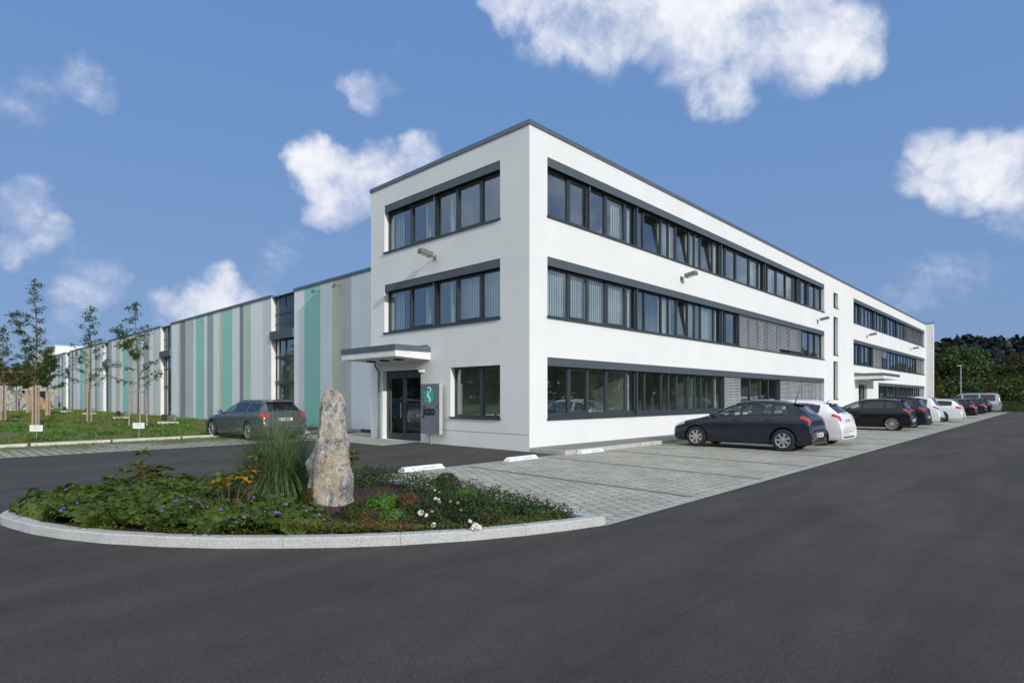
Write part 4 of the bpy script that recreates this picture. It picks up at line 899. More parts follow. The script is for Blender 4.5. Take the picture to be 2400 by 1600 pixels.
            for (ra, ha), (rb, hb2) in zip(prof, prof[1:]):
                for t0, t1 in zip(ang, ang[1:]):
                    wm.poly([M6 @ Vector((h_, rad * math.cos(t_), rad * math.sin(t_))) for rad, h_, t_ in ((ra, ha, t0), (ra, ha, t1), (rb, hb2, t1), (rb, hb2, t0))])
            wm.build('wheel_well', M_dark, root)
    # cabin
    c = MB(); Wc = p['track'] - .12
    c.box((-Wc, p['cab'][0], .22), (Wc, p['cab'][1], .34)); fy = p['seat']
    for x in (-.36, .36):
        c.box((x - .24, fy - .1, .34), (x + .24, fy + .42, .56)); M4 = Matrix.Translation((x, fy - .1, .5)) @ Matrix.Rotation(R(14), 4, 'X'); c.box((-.23, -.12, 0), (.23, .02, .60), None, M4); c.box((-.13, -.09, .63), (.13, .0, .82), None, M4)
    c.box((-.62, fy - 1.0, .34), (.62, fy - .5, .58)); M4 = Matrix.Translation((0, fy - 1.0, .5)) @ Matrix.Rotation(R(14), 4, 'X'); c.box((-.62, -.12, 0), (.62, .02, .52), None, M4)
    for x in (-.38, .38): c.box((x - .12, -.09, .53), (x + .12, -.0, .70), None, M4)
    c.box((-Wc, fy + .80, .55), (Wc, fy + 1.15, .90)); c.tube([(-.36 + .17 * math.cos(t), fy + .68 + .05 * math.sin(t), .86 + .17 * math.sin(t)) for t in np.linspace(0, 2 * math.pi, 17)], .014, 6)
    c.build('interior', M_seat, root)
    # number plates, lower bumper, exhaust, extras
    yr = p['plate'][0]; c = MB(); c.box((-.26, yr - .006, p['plate'][1] - .055), (.26, yr + .05, p['plate'][1] + .055)); pl = c.build('number_plate', M_plate, root)
    c = MB(); c.box((-.257, yr - .009, p['plate'][1] - .052), (-.222, yr - .005, p['plate'][1] + .052)); c.build('blue_band', M_blue, pl)
    c = MB(); x = -.19
    rr2 = random.Random(len(name) * 7 + int(abs(yr) * 100))
    for k in range(8):
        if k == 2: x += .03; continue
        w_ = rr2.choice([.034, .04, .03]); c.box((x, yr - .0075, p['plate'][1] - .034), (x + w_, yr - .0055, p['plate'][1] + .034)) if k % 3 else c.box((x, yr - .0075, p['plate'][1] - .034), (x + .012, yr - .0055, p['plate'][1] + .034)); x += w_ + .012
    c.build('plate_characters', M_black, pl)
    for z0, z1, dy, w_, mt, nm in p.get('bars', ()):
        c = MB(); c.box((-w_, dy[0], z0), (w_, dy[1], z1)); c.build(nm, mt, root, bevel=.015)
    if p.get('antenna'):
        q = B.pt(B.u_at(p['antenna']), 10); c = MB(); c.tube([tuple(q), (0, q.y - .14 if p.get('alen', .25) > .2 else q.y - .1, q.z + p.get('alen', .25))], [.016, .003], 6); c.build('antenna', M_dark, root)
    if p.get('rails'):
        c = MB()
        for sd in (1, -1): c.tube([(sd * B.pt(B.u_at(y), 7.7).x, y, B.pt(B.u_at(y), 7.7).z + dz) for y, dz in ((p['rails'][0], .0), (p['rails'][0] - .1, .045), (p['rails'][1] + .1, .045), (p['rails'][1], 0))], .016, 6)
        c.build('roof_rail', p.get('railm', M_grey), root)
    if p.get('spoiler'):
        y, z, w_ = p['spoiler']; c = MB(); c.poly([(-w_, y + .14, z), (w_, y + .14, z), (w_ * .93, y - .06, z - .022), (-w_ * .93, y - .06, z - .022)]); c.poly([(-w_ * .93, y - .06, z - .05), (w_ * .93, y - .06, z - .05), (w_, y + .14, z - .05), (-w_, y + .14, z - .05)])
        c.poly([(-w_ * .93, y - .06, z - .022), (w_ * .93, y - .06, z - .022), (w_ * .93, y - .06, z - .05), (-w_ * .93, y - .06, z - .05)]); c.build('spoiler', paint, root)
        c = MB(); c.box((-.16, y - .066, z - .046), (.16, y - .058, z - .026)); c.build('brake_light', M_redl, root)
    if p.get('wiper'):
        y0, z0, x1, y1, z1 = p['wiper']; c = MB(); c.tube([(0, y0, z0), (x1, y1, z1)], .008, 5); c.tube([(0, y0, z0), (0, y0 + .03, z0 + .01)], .02, 6); c.build('wiper', M_dark, root)
    return root
def paint(name, col, metal=.0, rough=.28): return mat(name, col, rough, metal, nscale=30, col2=tuple(c * 1.08 for c in col), coat=.6, spec=.2)
P_navy = paint('paint_slate_blue', (0.020, 0.025, 0.035), .35, .33); P_white = paint('paint_white', (0.74, 0.75, 0.76)); P_black = paint('paint_black', (0.004, 0.004, 0.006), .0, .2)
P_grey = paint('paint_grey', (0.115, 0.135, 0.15), .6, .34); P_silver = paint('paint_silver', (0.42, 0.44, 0.48), .6, .3); P_dkblue = paint('paint_dark_blue', (0.012, 0.014, 0.024), .3)
#          y     top   belt  bot   W     wr
hatch = [(2.16, .50, .45, .32, .56, .42), (2.12, .60, .55, .24, .70, .52), (2.03, .70, .64, .19, .79, .60), (1.80, .80, .745, .17, .845, .66), (1.30, .91, .855, .165, .875, .70), (1.12, .955, .895, .165, .882, .72), (1.0, .99, .92, .165, .885, .715),
         (.62, 1.18, .945, .165, .886, .675), (.28, 1.335, .955, .165, .887, .635), (.02, 1.41, .965, .165, .888, .61), (-.40, 1.455, .975, .165, .888, .60), (-.90, 1.442, .985, .165, .888, .59), (-1.26, 1.385, 1.0, .165, .885, .57), (-1.50, 1.325, 1.01, .17, .875, .55),
         (-1.70, 1.17, 1.01, .175, .862, .575), (-1.86, 1.02, .965, .18, .85, .62), (-1.925, .92, .87, .19, .842, .68), (-1.97, .72, .68, .20, .835, .72), (-2.01, .58, .54, .23, .81, .70), (-1.99, .50, .46, .27, .74, .62)]
H = dict(glass=[(.80, -.02), (-.11, -.90), (-.99, -1.34)], wind=(.98, .13), rear=(-1.54, -1.835), head=(2.10, 1.72), headv=(5.2, 6.7), tails=((-1.70, -1.945, 5.3, 5.98), (-1.87, -1.94, 5.9, 7.3)), fa=1.32, ra=-1.26, wr=.315, track=.885,
         seams=((1.05, 2.35, 5.9), (-.065, 2.35, 6.05), (-.95, 4.4, 6.05)), handles=(.08, -.82), mirror=.82, cab=(1.0, -1.8), seat=.02, plate=(-2.035, .46), gm=(M_cglass, M_cglass),
         bars=((.235, .30, (-2.0, -1.85), .62, M_dark, 'lower_grille'), (.235, .30, (1.98, 2.15), .55, M_dark, 'air_intake')), spoiler=(-1.54, 1.355, .50), wiper=(-1.88, 1.0, -.32, -1.845, 1.035), antenna=-1.35, alen=.45, spokes=7, spw=.12, spw2=.19, rimk=.66)
def shift(rows, fn): return [fn(*r) for r in rows]
carA = build_car('parked_car', hatch, H, P_navy)
c = MB()
for sd in (1, -1): c.box((sd * .62 - .12, -1.995, .31), (sd * .62 + .12, -1.95, .345))
c.build('rear_reflector', M_redl, carA)
Hb = dict(H); Hb.update(glass=[(.80, -.20), (-.30, -1.32)], seams=((1.05, 2.35, 5.9), (-.26, 2.35, 6.05)), handles=(-.1,), alen=.09, plate=(-1.965, .80), gm=(M_cglass, M_cglassd))
carB = build_car('parked_car', hatch, Hb, P_white)
golf = [(r[0], r[1] + .01, r[2], r[3], r[4] * 1.0, r[5] + .015) for r in hatch]
golf = shift(golf, lambda y, t, b, z, w, q: (y, t, b, z, w, q)); golf[13] = (-1.60, 1.385, 1.02, .17, .88, .60); golf[12] = (-1.32, 1.43, 1.0, .165, .888, .60); golf[11] = (-.9, 1.465, .98, .165, .888, .605); golf[14] = (-1.73, 1.19, 1.01, .175, .865, .60); golf[15] = (-1.83, 1.03, .965, .18, .855, .64)
Hc = dict(H); Hc.update(glass=[(.80, -.02), (-.11, -.92), (-1.0, -1.42)], gm=(M_cglass, M_cglassd), rear=(-1.63, -1.825), alen=.08, plate=(-2.02, .47), spokes=10, spw=.06, spw2=.10, rimk=.76, bars=((.235, .33, (-2.0, -1.85), .66, M_dark, 'lower_bumper'), (.60, .625, (-2.005, -1.85), .72, M_rim, 'chrome_strip')), spoiler=(-1.65, 1.41, .52))
carC = build_car('parked_car', golf, Hc, P_black)
mpv = [(y, .4 + (t - .4) * 1.10 if t > .6 else t, .4 + (b - .4) * 1.07 if b > .6 else b, z + .01, w, q + .01) for y, t, b, z, w, q in golf]
Hd = dict(Hc); Hd.update(spokes=9, plate=(-2.02, .55), bars=((.22, .42, (-2.03, -1.85), .74, M_dark, 'lower_bumper'),), spoiler=(-1.65, 1.50, .52), rails=(-.1, -1.4), railm=M_dark, wiper=(-1.88, 1.06, -.3, -1.85, 1.11))
carD = build_car('parked_car', mpv, Hd, P_dkblue)
He = dict(Hd); He.update(rails=None); carE = build_car('parked_car', mpv, He, P_white)
wag = [(2.36, .50, .45, .32, .56, .42), (2.32, .60, .55, .24, .70, .52), (2.22, .70, .64, .19, .80, .60), (1.95, .79, .735, .165, .86, .66), (1.45, .885, .83, .16, .90, .70), (1.05, .94, .885, .16, .91, .72), (.92, .975, .905, .16, .912, .715),
       (.50, 1.16, .925, .16, .914, .675), (.12, 1.32, .935, .16, .914, .64), (-.15, 1.395, .945, .16, .914, .615), (-.6, 1.435, .955, .16, .914, .605), (-1.2, 1.435, .965, .16, .914, .60), (-1.75, 1.40, .985, .16, .908, .59), (-2.0, 1.355, .995, .165, .90, .575),
       (-2.20, 1.17, .985, .17, .885, .62), (-2.32, 1.01, .94, .18, .875, .66), (-2.37, .88, .83, .19, .868, .70), (-2.40, .70, .66, .20, .86, .74), (-2.45, .56, .52, .22, .835, .72), (-2.43, .48, .44, .26, .76, .64)]
Hw = dict(H); Hw.update(glass=[(.68, -.10), (-.19, -1.08), (-1.18, -1.92)], wind=(.90, 0.0), rear=(-2.03, -2.30), head=(2.30, 1.9), tails=((-2.12, -2.375, 4.95, 5.95), (-2.325, -2.375, 5.9, 7.7)), fa=1.45, ra=-1.39, track=.91, wr=.325, seams=((1.05, 2.35, 5.9), (-.145, 2.35, 6.05), (-1.13, 4.4, 6.05)), handles=(0.0, -.98), mirror=.72,
          cab=(1.1, -2.2), seat=-.1, plate=(-2.43, .74), gm=(M_cglass, M_cglassd), bars=((.22, .33, (-2.44, -2.2), .66, M_dark, 'lower_bumper'), (.47, .50, (-2.462, -2.3), .74, M_rim, 'chrome_strip')), spoiler=(-2.03, 1.385, .55), rails=(-.1, -1.9), antenna=-1.85, alen=.07, wiper=(-2.33, 1.0, -.35, -2.30, 1.06), spokes=10, spw=.06, spw2=.09, rimk=.74)
carL = build_car('parked_car', wag, Hw, P_grey)
Hf = dict(Hw); Hf.update(gm=(M_cglassd, M_cglassd), bars=((.22, .30, (-2.44, -2.2), .66, M_dark, 'lower_bumper'),)); carF = build_car('parked_car', wag, Hf, P_white)
carG = build_car('parked_car', wag, Hf, P_black); carH = build_car('parked_car', wag, Hf, P_dkblue)
carK = copy_tree(carC)
van = [(2.42, .62, .57, .34, .66, .5), (2.38, .80, .74, .27, .80, .6), (2.25, .95, .89, .22, .88, .68), (1.95, 1.07, 1.01, .20, .925, .74), (1.70, 1.14, 1.06, .20, .94, .78), (1.25, 1.52, 1.08, .20, .95, .77), (.95, 1.80, 1.09, .20, .95, .76), (.6, 1.92, 1.09, .20, .95, .76),
       (-.5, 1.96, 1.09, .20, .95, .765), (-1.6, 1.95, 1.09, .20, .95, .765), (-2.15, 1.91, 1.09, .20, .945, .76), (-2.33, 1.72, 1.09, .21, .94, .78), (-2.40, 1.35, 1.09, .22, .935, .81), (-2.44, 1.02, .96, .24, .93, .82), (-2.48, .62, .57, .27, .90, .80), (-2.46, .54, .49, .30, .84, .76)]
Hv = dict(Hw); Hv.update(glass=[(1.35, .62), (.48, -.75), (-.88, -2.05)], wind=(1.66, .98), rear=(-2.34, -2.42), head=(2.32, 1.95), headv=(5.0, 6.6), tails=((-2.30, -2.45, 4.3, 5.9),), fa=1.45, ra=-1.5, wr=.335, track=.94, seams=((1.5, 2.35, 5.9), (.55, 2.35, 6.05), (-.81, 2.35, 6.05)), handles=(.7, .35), mirror=1.4,
          cab=(1.7, -2.3), seat=.5, plate=(-2.47, .80), bars=((.28, .48, (-2.52, -2.3), .84, M_dark, 'rear_bumper'),), spoiler=None, rails=None, antenna=None, wiper=None, gm=(M_cglass, M_cglassd))
carI = build_car('parked_van', van, Hv, P_silver)
def place(o, x, yr, ln, lab, cat='car', rz=0.0, grp='cars parked in front of the office block'):
    o.scale = (1.0, 1.075, 1.075); o.location = (x, yr + ln * 1.075, .008); o.rotation_euler.z = R(rz); tag(o, lab, cat, grp)
place(carA, 6.20, -6.30, 2.01, 'dark slate-blue hatchback parked nearest the camera, nose to the office wall', rz=1.5)
place(carB, 9.25, -6.4, 2.01, 'white hatchback parked directly behind the slate-blue hatchback', rz=-1)
place(carC, 21.3, -6.3, 2.01, 'black five-door hatchback with chrome rear strip and bright alloy wheels', rz=1)
place(carD, 24.85, -6.4, 2.01, 'dark blue tall hatchback with roof rails parked beside the black hatchback')
place(carE, 29.3, -6.4, 2.01, 'white tall hatchback with black lower bumper behind the dark blue tall hatchback')
place(carF, 35.7, -6.75, 2.44, 'white estate car with tinted rear windows')
place(carG, 46.0, -6.5, 2.44, 'black estate car parked behind the white estate')
place(carH, 54.5, -6.45, 2.44, 'dark blue estate car between the black estate and the silver van')
place(carK, 60.5, -6.4, 2.01, 'small black hatchback next to the silver van')
place(carI, 68.3, -6.6, 2.48, 'silver passenger van at the far end of the parking row', 'van')
carL.scale = (1.03, 1.06, 1.09); carL.location = (-3.22, 12.35, .01); carL.rotation_euler.z = R(5); tag(carL, 'grey estate car parked on the grass pavers in front of the striped hall', 'car')

# ------------------------------------------------------------------ planted island
ARC = [(-12.21, -1.60), (-12.21, -1.84), (-12.15, -2.16), (-12.02, -2.72), (-11.82, -3.28), (-11.53, -3.90), (-11.15, -4.50), (-10.72, -5.06), (-10.22, -5.58), (-9.75, -6.02), (-9.25, -6.40), (-8.6, -6.80), (-7.95, -7.10), (-7.4, -7.30), (-6.82, -7.46)]
OUT = ARC + [(-6.86, -1.22), (-11.9, -1.22), (-12.14, -1.36)]
def inset(poly, d):
    out = []; n = len(poly)
    for i in range(n):
        a, b, c = Vector(poly[i - 1]), Vector(poly[i]), Vector(poly[(i + 1) % n]); n1 = Vector((-(b - a).y, (b - a).x)).normalized(); n2 = Vector((-(c - b).y, (c - b).x)).normalized(); m = (n1 + n2).normalized()
        out.append(tuple(b + m * d / max(.5, m.dot(n1))))
    return out
INN = inset(OUT, .15)
def inside(x, y, poly=INN):
    c = False; n = len(poly)
    for i in range(n):
        (x1, y1), (x2, y2) = poly[i], poly[i - 1]
        if (y1 > y) != (y2 > y) and x < (x2 - x1) * (y - y1) / (y2 - y1) + x1: c = not c
    return c
KH = .115
M_gran = groundmat('granite_kerb', (0.52, 0.53, 0.52), (0.43, 0.44, 0.44), (0.60, 0.60, 0.57), (2.5, 45, 160), 1.0, .006)
def vor(m, sc=110, lo=.35):
    t = m.node_tree; b = t.nodes['Principled BSDF']; src = b.inputs['Base Color'].links[0].from_socket; tcn = t.nodes.new('ShaderNodeTexCoord')
    v = t.nodes.new('ShaderNodeTexNoise'); v.inputs['Scale'].default_value = sc; v.inputs['Detail'].default_value = 2; t.links.new(tcn.outputs['Object'], v.inputs['Vector'])
    mr = t.nodes.new('ShaderNodeMapRange'); mr.inputs[1].default_value = .33; mr.inputs[2].default_value = .45; mr.inputs[3].default_value = lo; mr.inputs[4].default_value = 1; t.links.new(v.outputs[0], mr.inputs[0])
    vm = t.nodes.new('ShaderNodeVectorMath'); vm.operation = 'SCALE'; t.links.new(src, vm.inputs[0]); t.links.new(mr.outputs[0], vm.inputs[3]); t.links.new(vm.outputs[0], b.inputs['Base Color'])
vor(M_gran)
mb = MB(); n = len(OUT); run = 0
for i in range(n):
    j = (i + 1) % n; a, b = Vector(OUT[i]), Vector(OUT[j]); c, d = Vector(INN[i]), Vector(INN[j]); L_ = (b - a).length; k = max(1, round(L_ / .9)); bt = .012
    for q in range(k):
        g0, g1 = q / k, (q + 1) / k; e = .004 / L_ if (i % 2 == 0 or k > 1) else 0
        if q == 0 and i % 2: g0 = 0
        a1, b1, c1, d1 = a.lerp(b, g0 + e), a.lerp(b, g1 - (e if i % 2 or k > 1 else 0)), c.lerp(d, g0 + e), c.lerp(d, g1 - (e if i % 2 or k > 1 else 0))
        h = KH + .004 * noise.noise((i * 3.3, q * 1.7, 0)); o1, o2 = (c1 - a1).normalized() * bt, (d1 - b1).normalized() * bt
        mb.poly([(a1.x, a1.y, -.02), (b1.x, b1.y, -.02), (b1.x, b1.y, h - bt), (a1.x, a1.y, h - bt)]); mb.poly([(a1.x, a1.y, h - bt), (b1.x, b1.y, h - bt), (b1.x + o2.x, b1.y + o2.y, h), (a1.x + o1.x, a1.y + o1.y, h)])
        mb.poly([(a1.x + o1.x, a1.y + o1.y, h), (b1.x + o2.x, b1.y + o2.y, h), (d1.x, d1.y, h), (c1.x, c1.y, h)]); mb.poly([(c1.x, c1.y, h), (d1.x, d1.y, h), (d1.x, d1.y, -.02), (c1.x, c1.y, -.02)])
        mb.poly([(a1.x, a1.y, -.02), (a1.x, a1.y, h - bt), (c1.x, c1.y, h), (c1.x, c1.y, -.02)]); mb.poly([(b1.x, b1.y, -.02), (d1.x, d1.y, -.02), (d1.x, d1.y, h), (b1.x, b1.y, h - bt)])
mb.build('island_kerb', M_gran, kind='structure')
mb = MB(); mb.poly([(x, y, .03) for x, y in inset(OUT, .05)]); mb.build('kerb_joint_fill', mat('joint_mortar', (0.36, 0.33, 0.27), .95), kind='structure')
def soil_z(x, y): return .085 + .05 * noise.noise((x * .9, y * .9, 0)) + .02 * noise.noise((x * 5, y * 5, 1)) + .06 * max(0, 1 - math.hypot(x + 8.6, y + 3.9) / 2.2)
V = []; Fq = []; st_ = .11; ix = {}
for i in range(int(5.4 / st_)):
    for j in range(int(6.4 / st_)):
        x, y = -12.2 + i * st_, -7.5 + j * st_
        if all(inside(x + a, y + b, inset(OUT, .10)) for a in (0, st_) for b in (0, st_)):
            q = []
            for a, b in ((0, 0), (1, 0), (1, 1), (0, 1)):
                k = (i + a, j + b)
                if k not in ix: ix[k] = len(V); X_, Y_ = -12.2 + k[0] * st_, -7.5 + k[1] * st_; V.append((X_, Y_, soil_z(X_, Y_)))
                q.append(ix[k])
            Fq.append(q)
npmesh('planting_bed', V, Fq, M_mulch, smooth=True, kind='structure')
n = 6000; xs_ = g.uniform(-12.1, -6.9, n); ys_ = g.uniform(-7.4, -1.3, n); ok = [inside(a, b) for a, b in zip(xs_, ys_)]; xs_, ys_ = xs_[ok], ys_[ok]
P = np.stack([xs_, ys_, [soil_z(a, b) + .012 for a, b in zip(xs_, ys_)]], 1); V, Fq = leaves(P, g.normal(size=(len(P), 3)) * .5 + [0, 0, 1], .045, 2.2, 8)
npmesh('mulch_chips', V, Fq, M_mulch, kind='stuff', label='dark brown bark mulch chips between the island plants', category='mulch')

# palmate / rosette leaf clusters for the ground cover
def palm(P, Nn, size, seed, lobes=5):
    gg = np.random.default_rng(seed); n = len(P); Nn = Nn / np.linalg.norm(Nn, axis=1, keepdims=True); a = gg.normal(size=(n, 3)); a -= (a * Nn).sum(1, keepdims=True) * Nn; a /= np.linalg.norm(a, axis=1, keepdims=True); b = np.cross(Nn, a); s = (size * gg.uniform(.7, 1.3, n))[:, None]
    out = []
    for k in range(lobes):
        t = 2 * math.pi * k / lobes * .9; d = a * math.cos(t) + b * math.sin(t); e = np.cross(Nn, d); tip = P + d * s + Nn * s * -.18
        out.append(np.stack([P, P + d * s * .6 + e * s * .30, tip, P + d * s * .6 - e * s * .30], 1))
    V = np.concatenate(out).reshape(-1, 3); return V, np.arange(len(V)).reshape(-1, 4)
def mound_h(x, y, cs):
    h = 0
    for cx_, cy_, r, hh in cs:
        d = math.hypot(x - cx_, y - cy_) / r
        if d < 1: h = max(h, hh * (1 - d * d) ** .5)
    return h
def cover(name, cs, n, size, mt, seed, label, cat, lobes=5, diamond=False, jit=.05, stack=1.0):
    gg = np.random.default_rng(seed); P = []; Nn = []
    wts = np.array([c[2] ** 2 for c in cs]); wts /= wts.sum()
    while len(P) < n:
        c = cs[gg.choice(len(cs), p=wts)]; a = gg.uniform(0, 2 * math.pi); r = c[2] * math.sqrt(gg.random()) * 1.04; x, y = c[0] + r * math.cos(a), c[1] + r * math.sin(a)
        if not inside(x, y, SPILL): continue
        h = mound_h(x, y, cs) * (1 + .22 * noise.noise((x * 5, y * 5, seed))); z = soil_z(x, y) + h * (1 - (1 - stack) * gg.random() - .35 * gg.random() ** 3) + jit * gg.normal() * .4 + .02
        e = .05; nx_ = -(mound_h(x + e, y, cs) - mound_h(x - e, y, cs)) / (2 * e); ny_ = -(mound_h(x, y + e, cs) - mound_h(x, y - e, cs)) / (2 * e); nx_, ny_ = max(-1.5, min(1.5, nx_)), max(-1.5, min(1.5, ny_))
        P.append((x, y, max(z, .09))); Nn.append((nx_ + gg.normal() * .45, ny_ + gg.normal() * .45, 1.0))
    P, Nn = np.array(P), np.array(Nn)
    V, Fq = leaves(P, Nn, size, 1.9, seed) if diamond else palm(P, Nn, size, seed, lobes)
    return npmesh(name, V, Fq, mt, kind='stuff', label=label, category=cat)
SPILL = inset(OUT, .11)
def at(px, py, z=.12): q = gp(px, py, z); return q.x, q.y
def mounds(lst): return [(*at(px, py), r, h) for px, py, r, h in lst]
geC = mounds([(70, 1225, .32, .20), (110, 1195, .42, .28), (170, 1185, .45, .30), (165, 1225, .42, .28), (240, 1210, .5, .30), (250, 1245, .42, .25), (230, 1170, .6, .25), (320, 1180, .6, .28), (330, 1150, .7, .25), (420, 1160, .6, .28), (430, 1190, .5, .25), (310, 1245, .35, .22),
              (470, 1225, .42, .26), (420, 1245, .35, .22), (530, 1225, .30, .16), (560, 1250, .32, .16), (620, 1245, .36, .24), (640, 1215, .42, .28), (700, 1235, .34, .22), (715, 1215, .30, .20), (580, 1190, .40, .14), (500, 1180, .5, .24), (135, 1245, .25, .15), (480, 1150, .7, .22), (200, 1150, .6, .2)])
geC = [c for c in geC if inside(c[0], c[1], inset(OUT, .05))]
M_ger = leafmat('geranium_leaf', (0.045, 0.078, 0.014), (0.10, 0.15, 0.024), (0.22, 0.23, 0.055), 3.6, tr=.3)
ge = cover('geranium_cover', geC, 17000, .044, M_ger, 11, 'dark green cranesbill ground cover with purple flowers on the left of the island', 'ground cover', 6, stack=.8)
M_sed = leafmat('low_cover_leaf', (0.10, 0.12, 0.02), (0.17, 0.20, 0.035), (0.20, 0.10, 0.04), 3.5, tr=.3)
loC = mounds([(150, 1245, .40, .10), (300, 1236, .5, .14), (700, 1250, .4, .12), (770, 1255, .4, .12), (640, 1262, .35, .10), (850, 1258, .35, .10), (200, 1240, .4, .06), (350, 1250, .4, .06), (420, 1258, .3, .05), (560, 1262, .35, .05), (660, 1262, .3, .05), (720, 1262, .3, .06), (780, 1250, .35, .08), (860, 1240, .35, .08), (840, 1262, .3, .05), (950, 1250, .35, .06), (1040, 1245, .35, .06), (1120, 1238, .3, .06), (1220, 1225, .35, .06), (1290, 1222, .25, .05), (60, 1222, .2, .05)])
cover('low_ground_cover', loC, 9500, .032, M_sed, 12, 'low yellow-green ground cover creeping along the inner edge of the granite kerb', 'ground cover', diamond=True)
# purple blossoms standing in the cranesbill
M_pur = mat('purple_petal', (0.20, 0.07, 0.45), .6, flat=True); rp = random.Random(4); fc = 0
for px, py in [(262/4.7, 1060+545/4.7), (805/4.7, 1060+362/4.7), (735/4.7, 1060+400/4.7), (715/4.7, 1060+412/4.7), (850/4.7, 1060+555/4.7), (700/4.7, 1060+610/4.7), (668/4.7, 1060+638/4.7), (1870/4.7, 1060+278/4.7), (1935/4.7, 1060+535/4.7), (1720/4.7, 1060+630/4.7), (1805/4.7, 1060+597/4.7), (1785/4.7, 1060+640/4.7), (2015/4.7, 1060+483/4.7), (2090/4.7, 1060+515/4.7), (2105/4.7, 1060+600/4.7), (2183/4.7, 1060+543/4.7), (2237/4.7, 1060+600/4.7), (2285/4.7, 1060+596/4.7),
               (440+315/4.126, 900+1210/4.126), (440+515/4.126, 900+1165/4.126), (440+565/4.126, 900+1133/4.126), (440+580/4.126, 900+1228/4.126), (440+398/4.126, 900+1285/4.126), (440+547/4.126, 900+1288/4.126), (440+472/4.126, 900+1335/4.126), (440+597/4.126, 900+1085/4.126), (440+635/4.126, 900+1085/4.126), (440+770/4.126, 900+1098/4.126), (440+750/4.126, 900+1228/4.126), (440+850/4.126, 900+1240/4.126), (440+880/4.126, 900+1243/4.126), (440+953/4.126, 900+1163/4.126), (440+1192/4.126, 900+1150/4.126), (440+1148/4.126, 900+1222/4.126), (440+1270/4.126, 900+1263/4.126), (440+1310/4.126, 900+1212/4.126), (440+763/4.126, 900+1000/4.126), (440+745/4.126, 900+1042/4.126), (470, 1180), (590, 1175), (640, 1190)]:
    d = pdir(px, py); t = 4.0; hit_ = None
    while t < 16:
        q = Vector((CX, CY, CH)) + d * t
        if q.z < soil_z(q.x, q.y) + mound_h(q.x, q.y, geC) + .045 and inside(q.x, q.y, OUT): hit_ = q; break
        t += .02
    if not hit_: continue
    s = MB(); q = hit_ - d * .03; r_ = .0165 * rp.uniform(.7, 1.2); nn = Vector((rp.uniform(-.5, .3), rp.uniform(-1, -.2), 1.2)).normalized(); a_ = nn.orthogonal().normalized(); b_ = nn.cross(a_)
    for k in range(5):
        t0 = 2 * math.pi * k / 5; dd = a_ * math.cos(t0) + b_ * math.sin(t0); ee = nn.cross(dd); s.poly([q, q + dd * r_ * .7 + ee * r_ * .5 + nn * r_ * .2, q + dd * r_ * 1.15 + nn * r_ * .25, q + dd * r_ * .7 - ee * r_ * .5 + nn * r_ * .2])
    s.build('purple_blossom', M_pur, ge); fc += 1
# roses and low shrubs right of the rock
M_rose = leafmat('rose_leaf', (0.018, 0.038, 0.008), (0.050, 0.085, 0.014), (0.17, 0.075, 0.03), 2.2, tr=.2, rough=.5)
roC = mounds([(850, 1135, .45, .30), (900, 1130, .4, .28), (960, 1135, .4, .26), (1000, 1150, .45, .32), (1050, 1160, .45, .30), (1100, 1170, .4, .26), (1150, 1178, .38, .24), (1200, 1190, .35, .20), (1250, 1200, .3, .16), (1300, 1208, .26, .12), (1340, 1215, .18, .08),
              (1030, 1195, .4, .24), (1090, 1205, .4, .22), (1150, 1210, .38, .20), (1000, 1215, .35, .20), (1060, 1228, .3, .18), (1210, 1212, .3, .15), (1120, 1225, .3, .14), (870, 1118, .5, .25), (950, 1118, .5, .22)])
rc = cover('rose_cover', roC, 14500, .042, M_rose, 13, 'dark green low roses with a few white blossoms on the right of the island', 'ground cover', diamond=True, stack=.55, jit=.12)
M_bl = mat('white_petal', (0.80, 0.74, 0.70), .6, flat=True); M_old = mat('faded_petal', (0.42, 0.24, 0.12), .8, flat=True)
for px, py, r_, m_ in [(987, 1201, .045, M_bl), (999, 1207, .028, M_bl), (1016, 1230, .040, M_bl), (1111, 1237, .05, M_bl), (1123, 1236, .05, M_bl), (1117, 1231, .045, M_bl), (1102, 1221, .03, M_bl), (1020, 1168, .03, M_bl), (1028, 1170, .026, M_bl), (1019, 1148, .018, M_bl), (1012, 1198, .025, M_old), (1030, 1176, .028, M_old), (1055, 1175, .024, M_old), (1073, 1178, .024, M_old), (1081, 1195, .022, M_old), (1110, 1226, .026, M_old), (1030, 1153, .02, M_old)]:
    d = pdir(px, py); t = 4.0
    while t < 16:
        q = Vector((CX, CY, CH)) + d * t
        if q.z < max(.14, soil_z(q.x, q.y) + mound_h(q.x, q.y, roC) + .05): break
        t += .02
    s = MB(); c = q - d * .03
    for k in range(26):
        nn = Vector((rp.gauss(0, 1), rp.gauss(0, 1), rp.gauss(.3, 1))).normalized(); a_ = nn.orthogonal().normalized(); b_ = nn.cross(a_); pz = c + nn * r_ * rp.uniform(.35, .8); s.poly([pz - a_ * r_ * .42, pz + b_ * r_ * .4 + nn * r_ * .12, pz + a_ * r_ * .42, pz - b_ * r_ * .4 + nn * r_ * .12])
    s.build('rose_blossom', m_, rc)
# woody rose stems
s = MB()
for k in range(60):
    c = rp.choice(roC); x, y = c[0] + rp.uniform(-.5, .5) * c[2], c[1] + rp.uniform(-.5, .5) * c[2]
    if inside(x, y): s.tube([(x, y, soil_z(x, y)), (x + rp.uniform(-.12, .12), y + rp.uniform(-.12, .12), soil_z(x, y) + c[3] * rp.uniform(.9, 1.35))], [.005, .003], 4)
s.build('rose_stem', M_bark, rc)
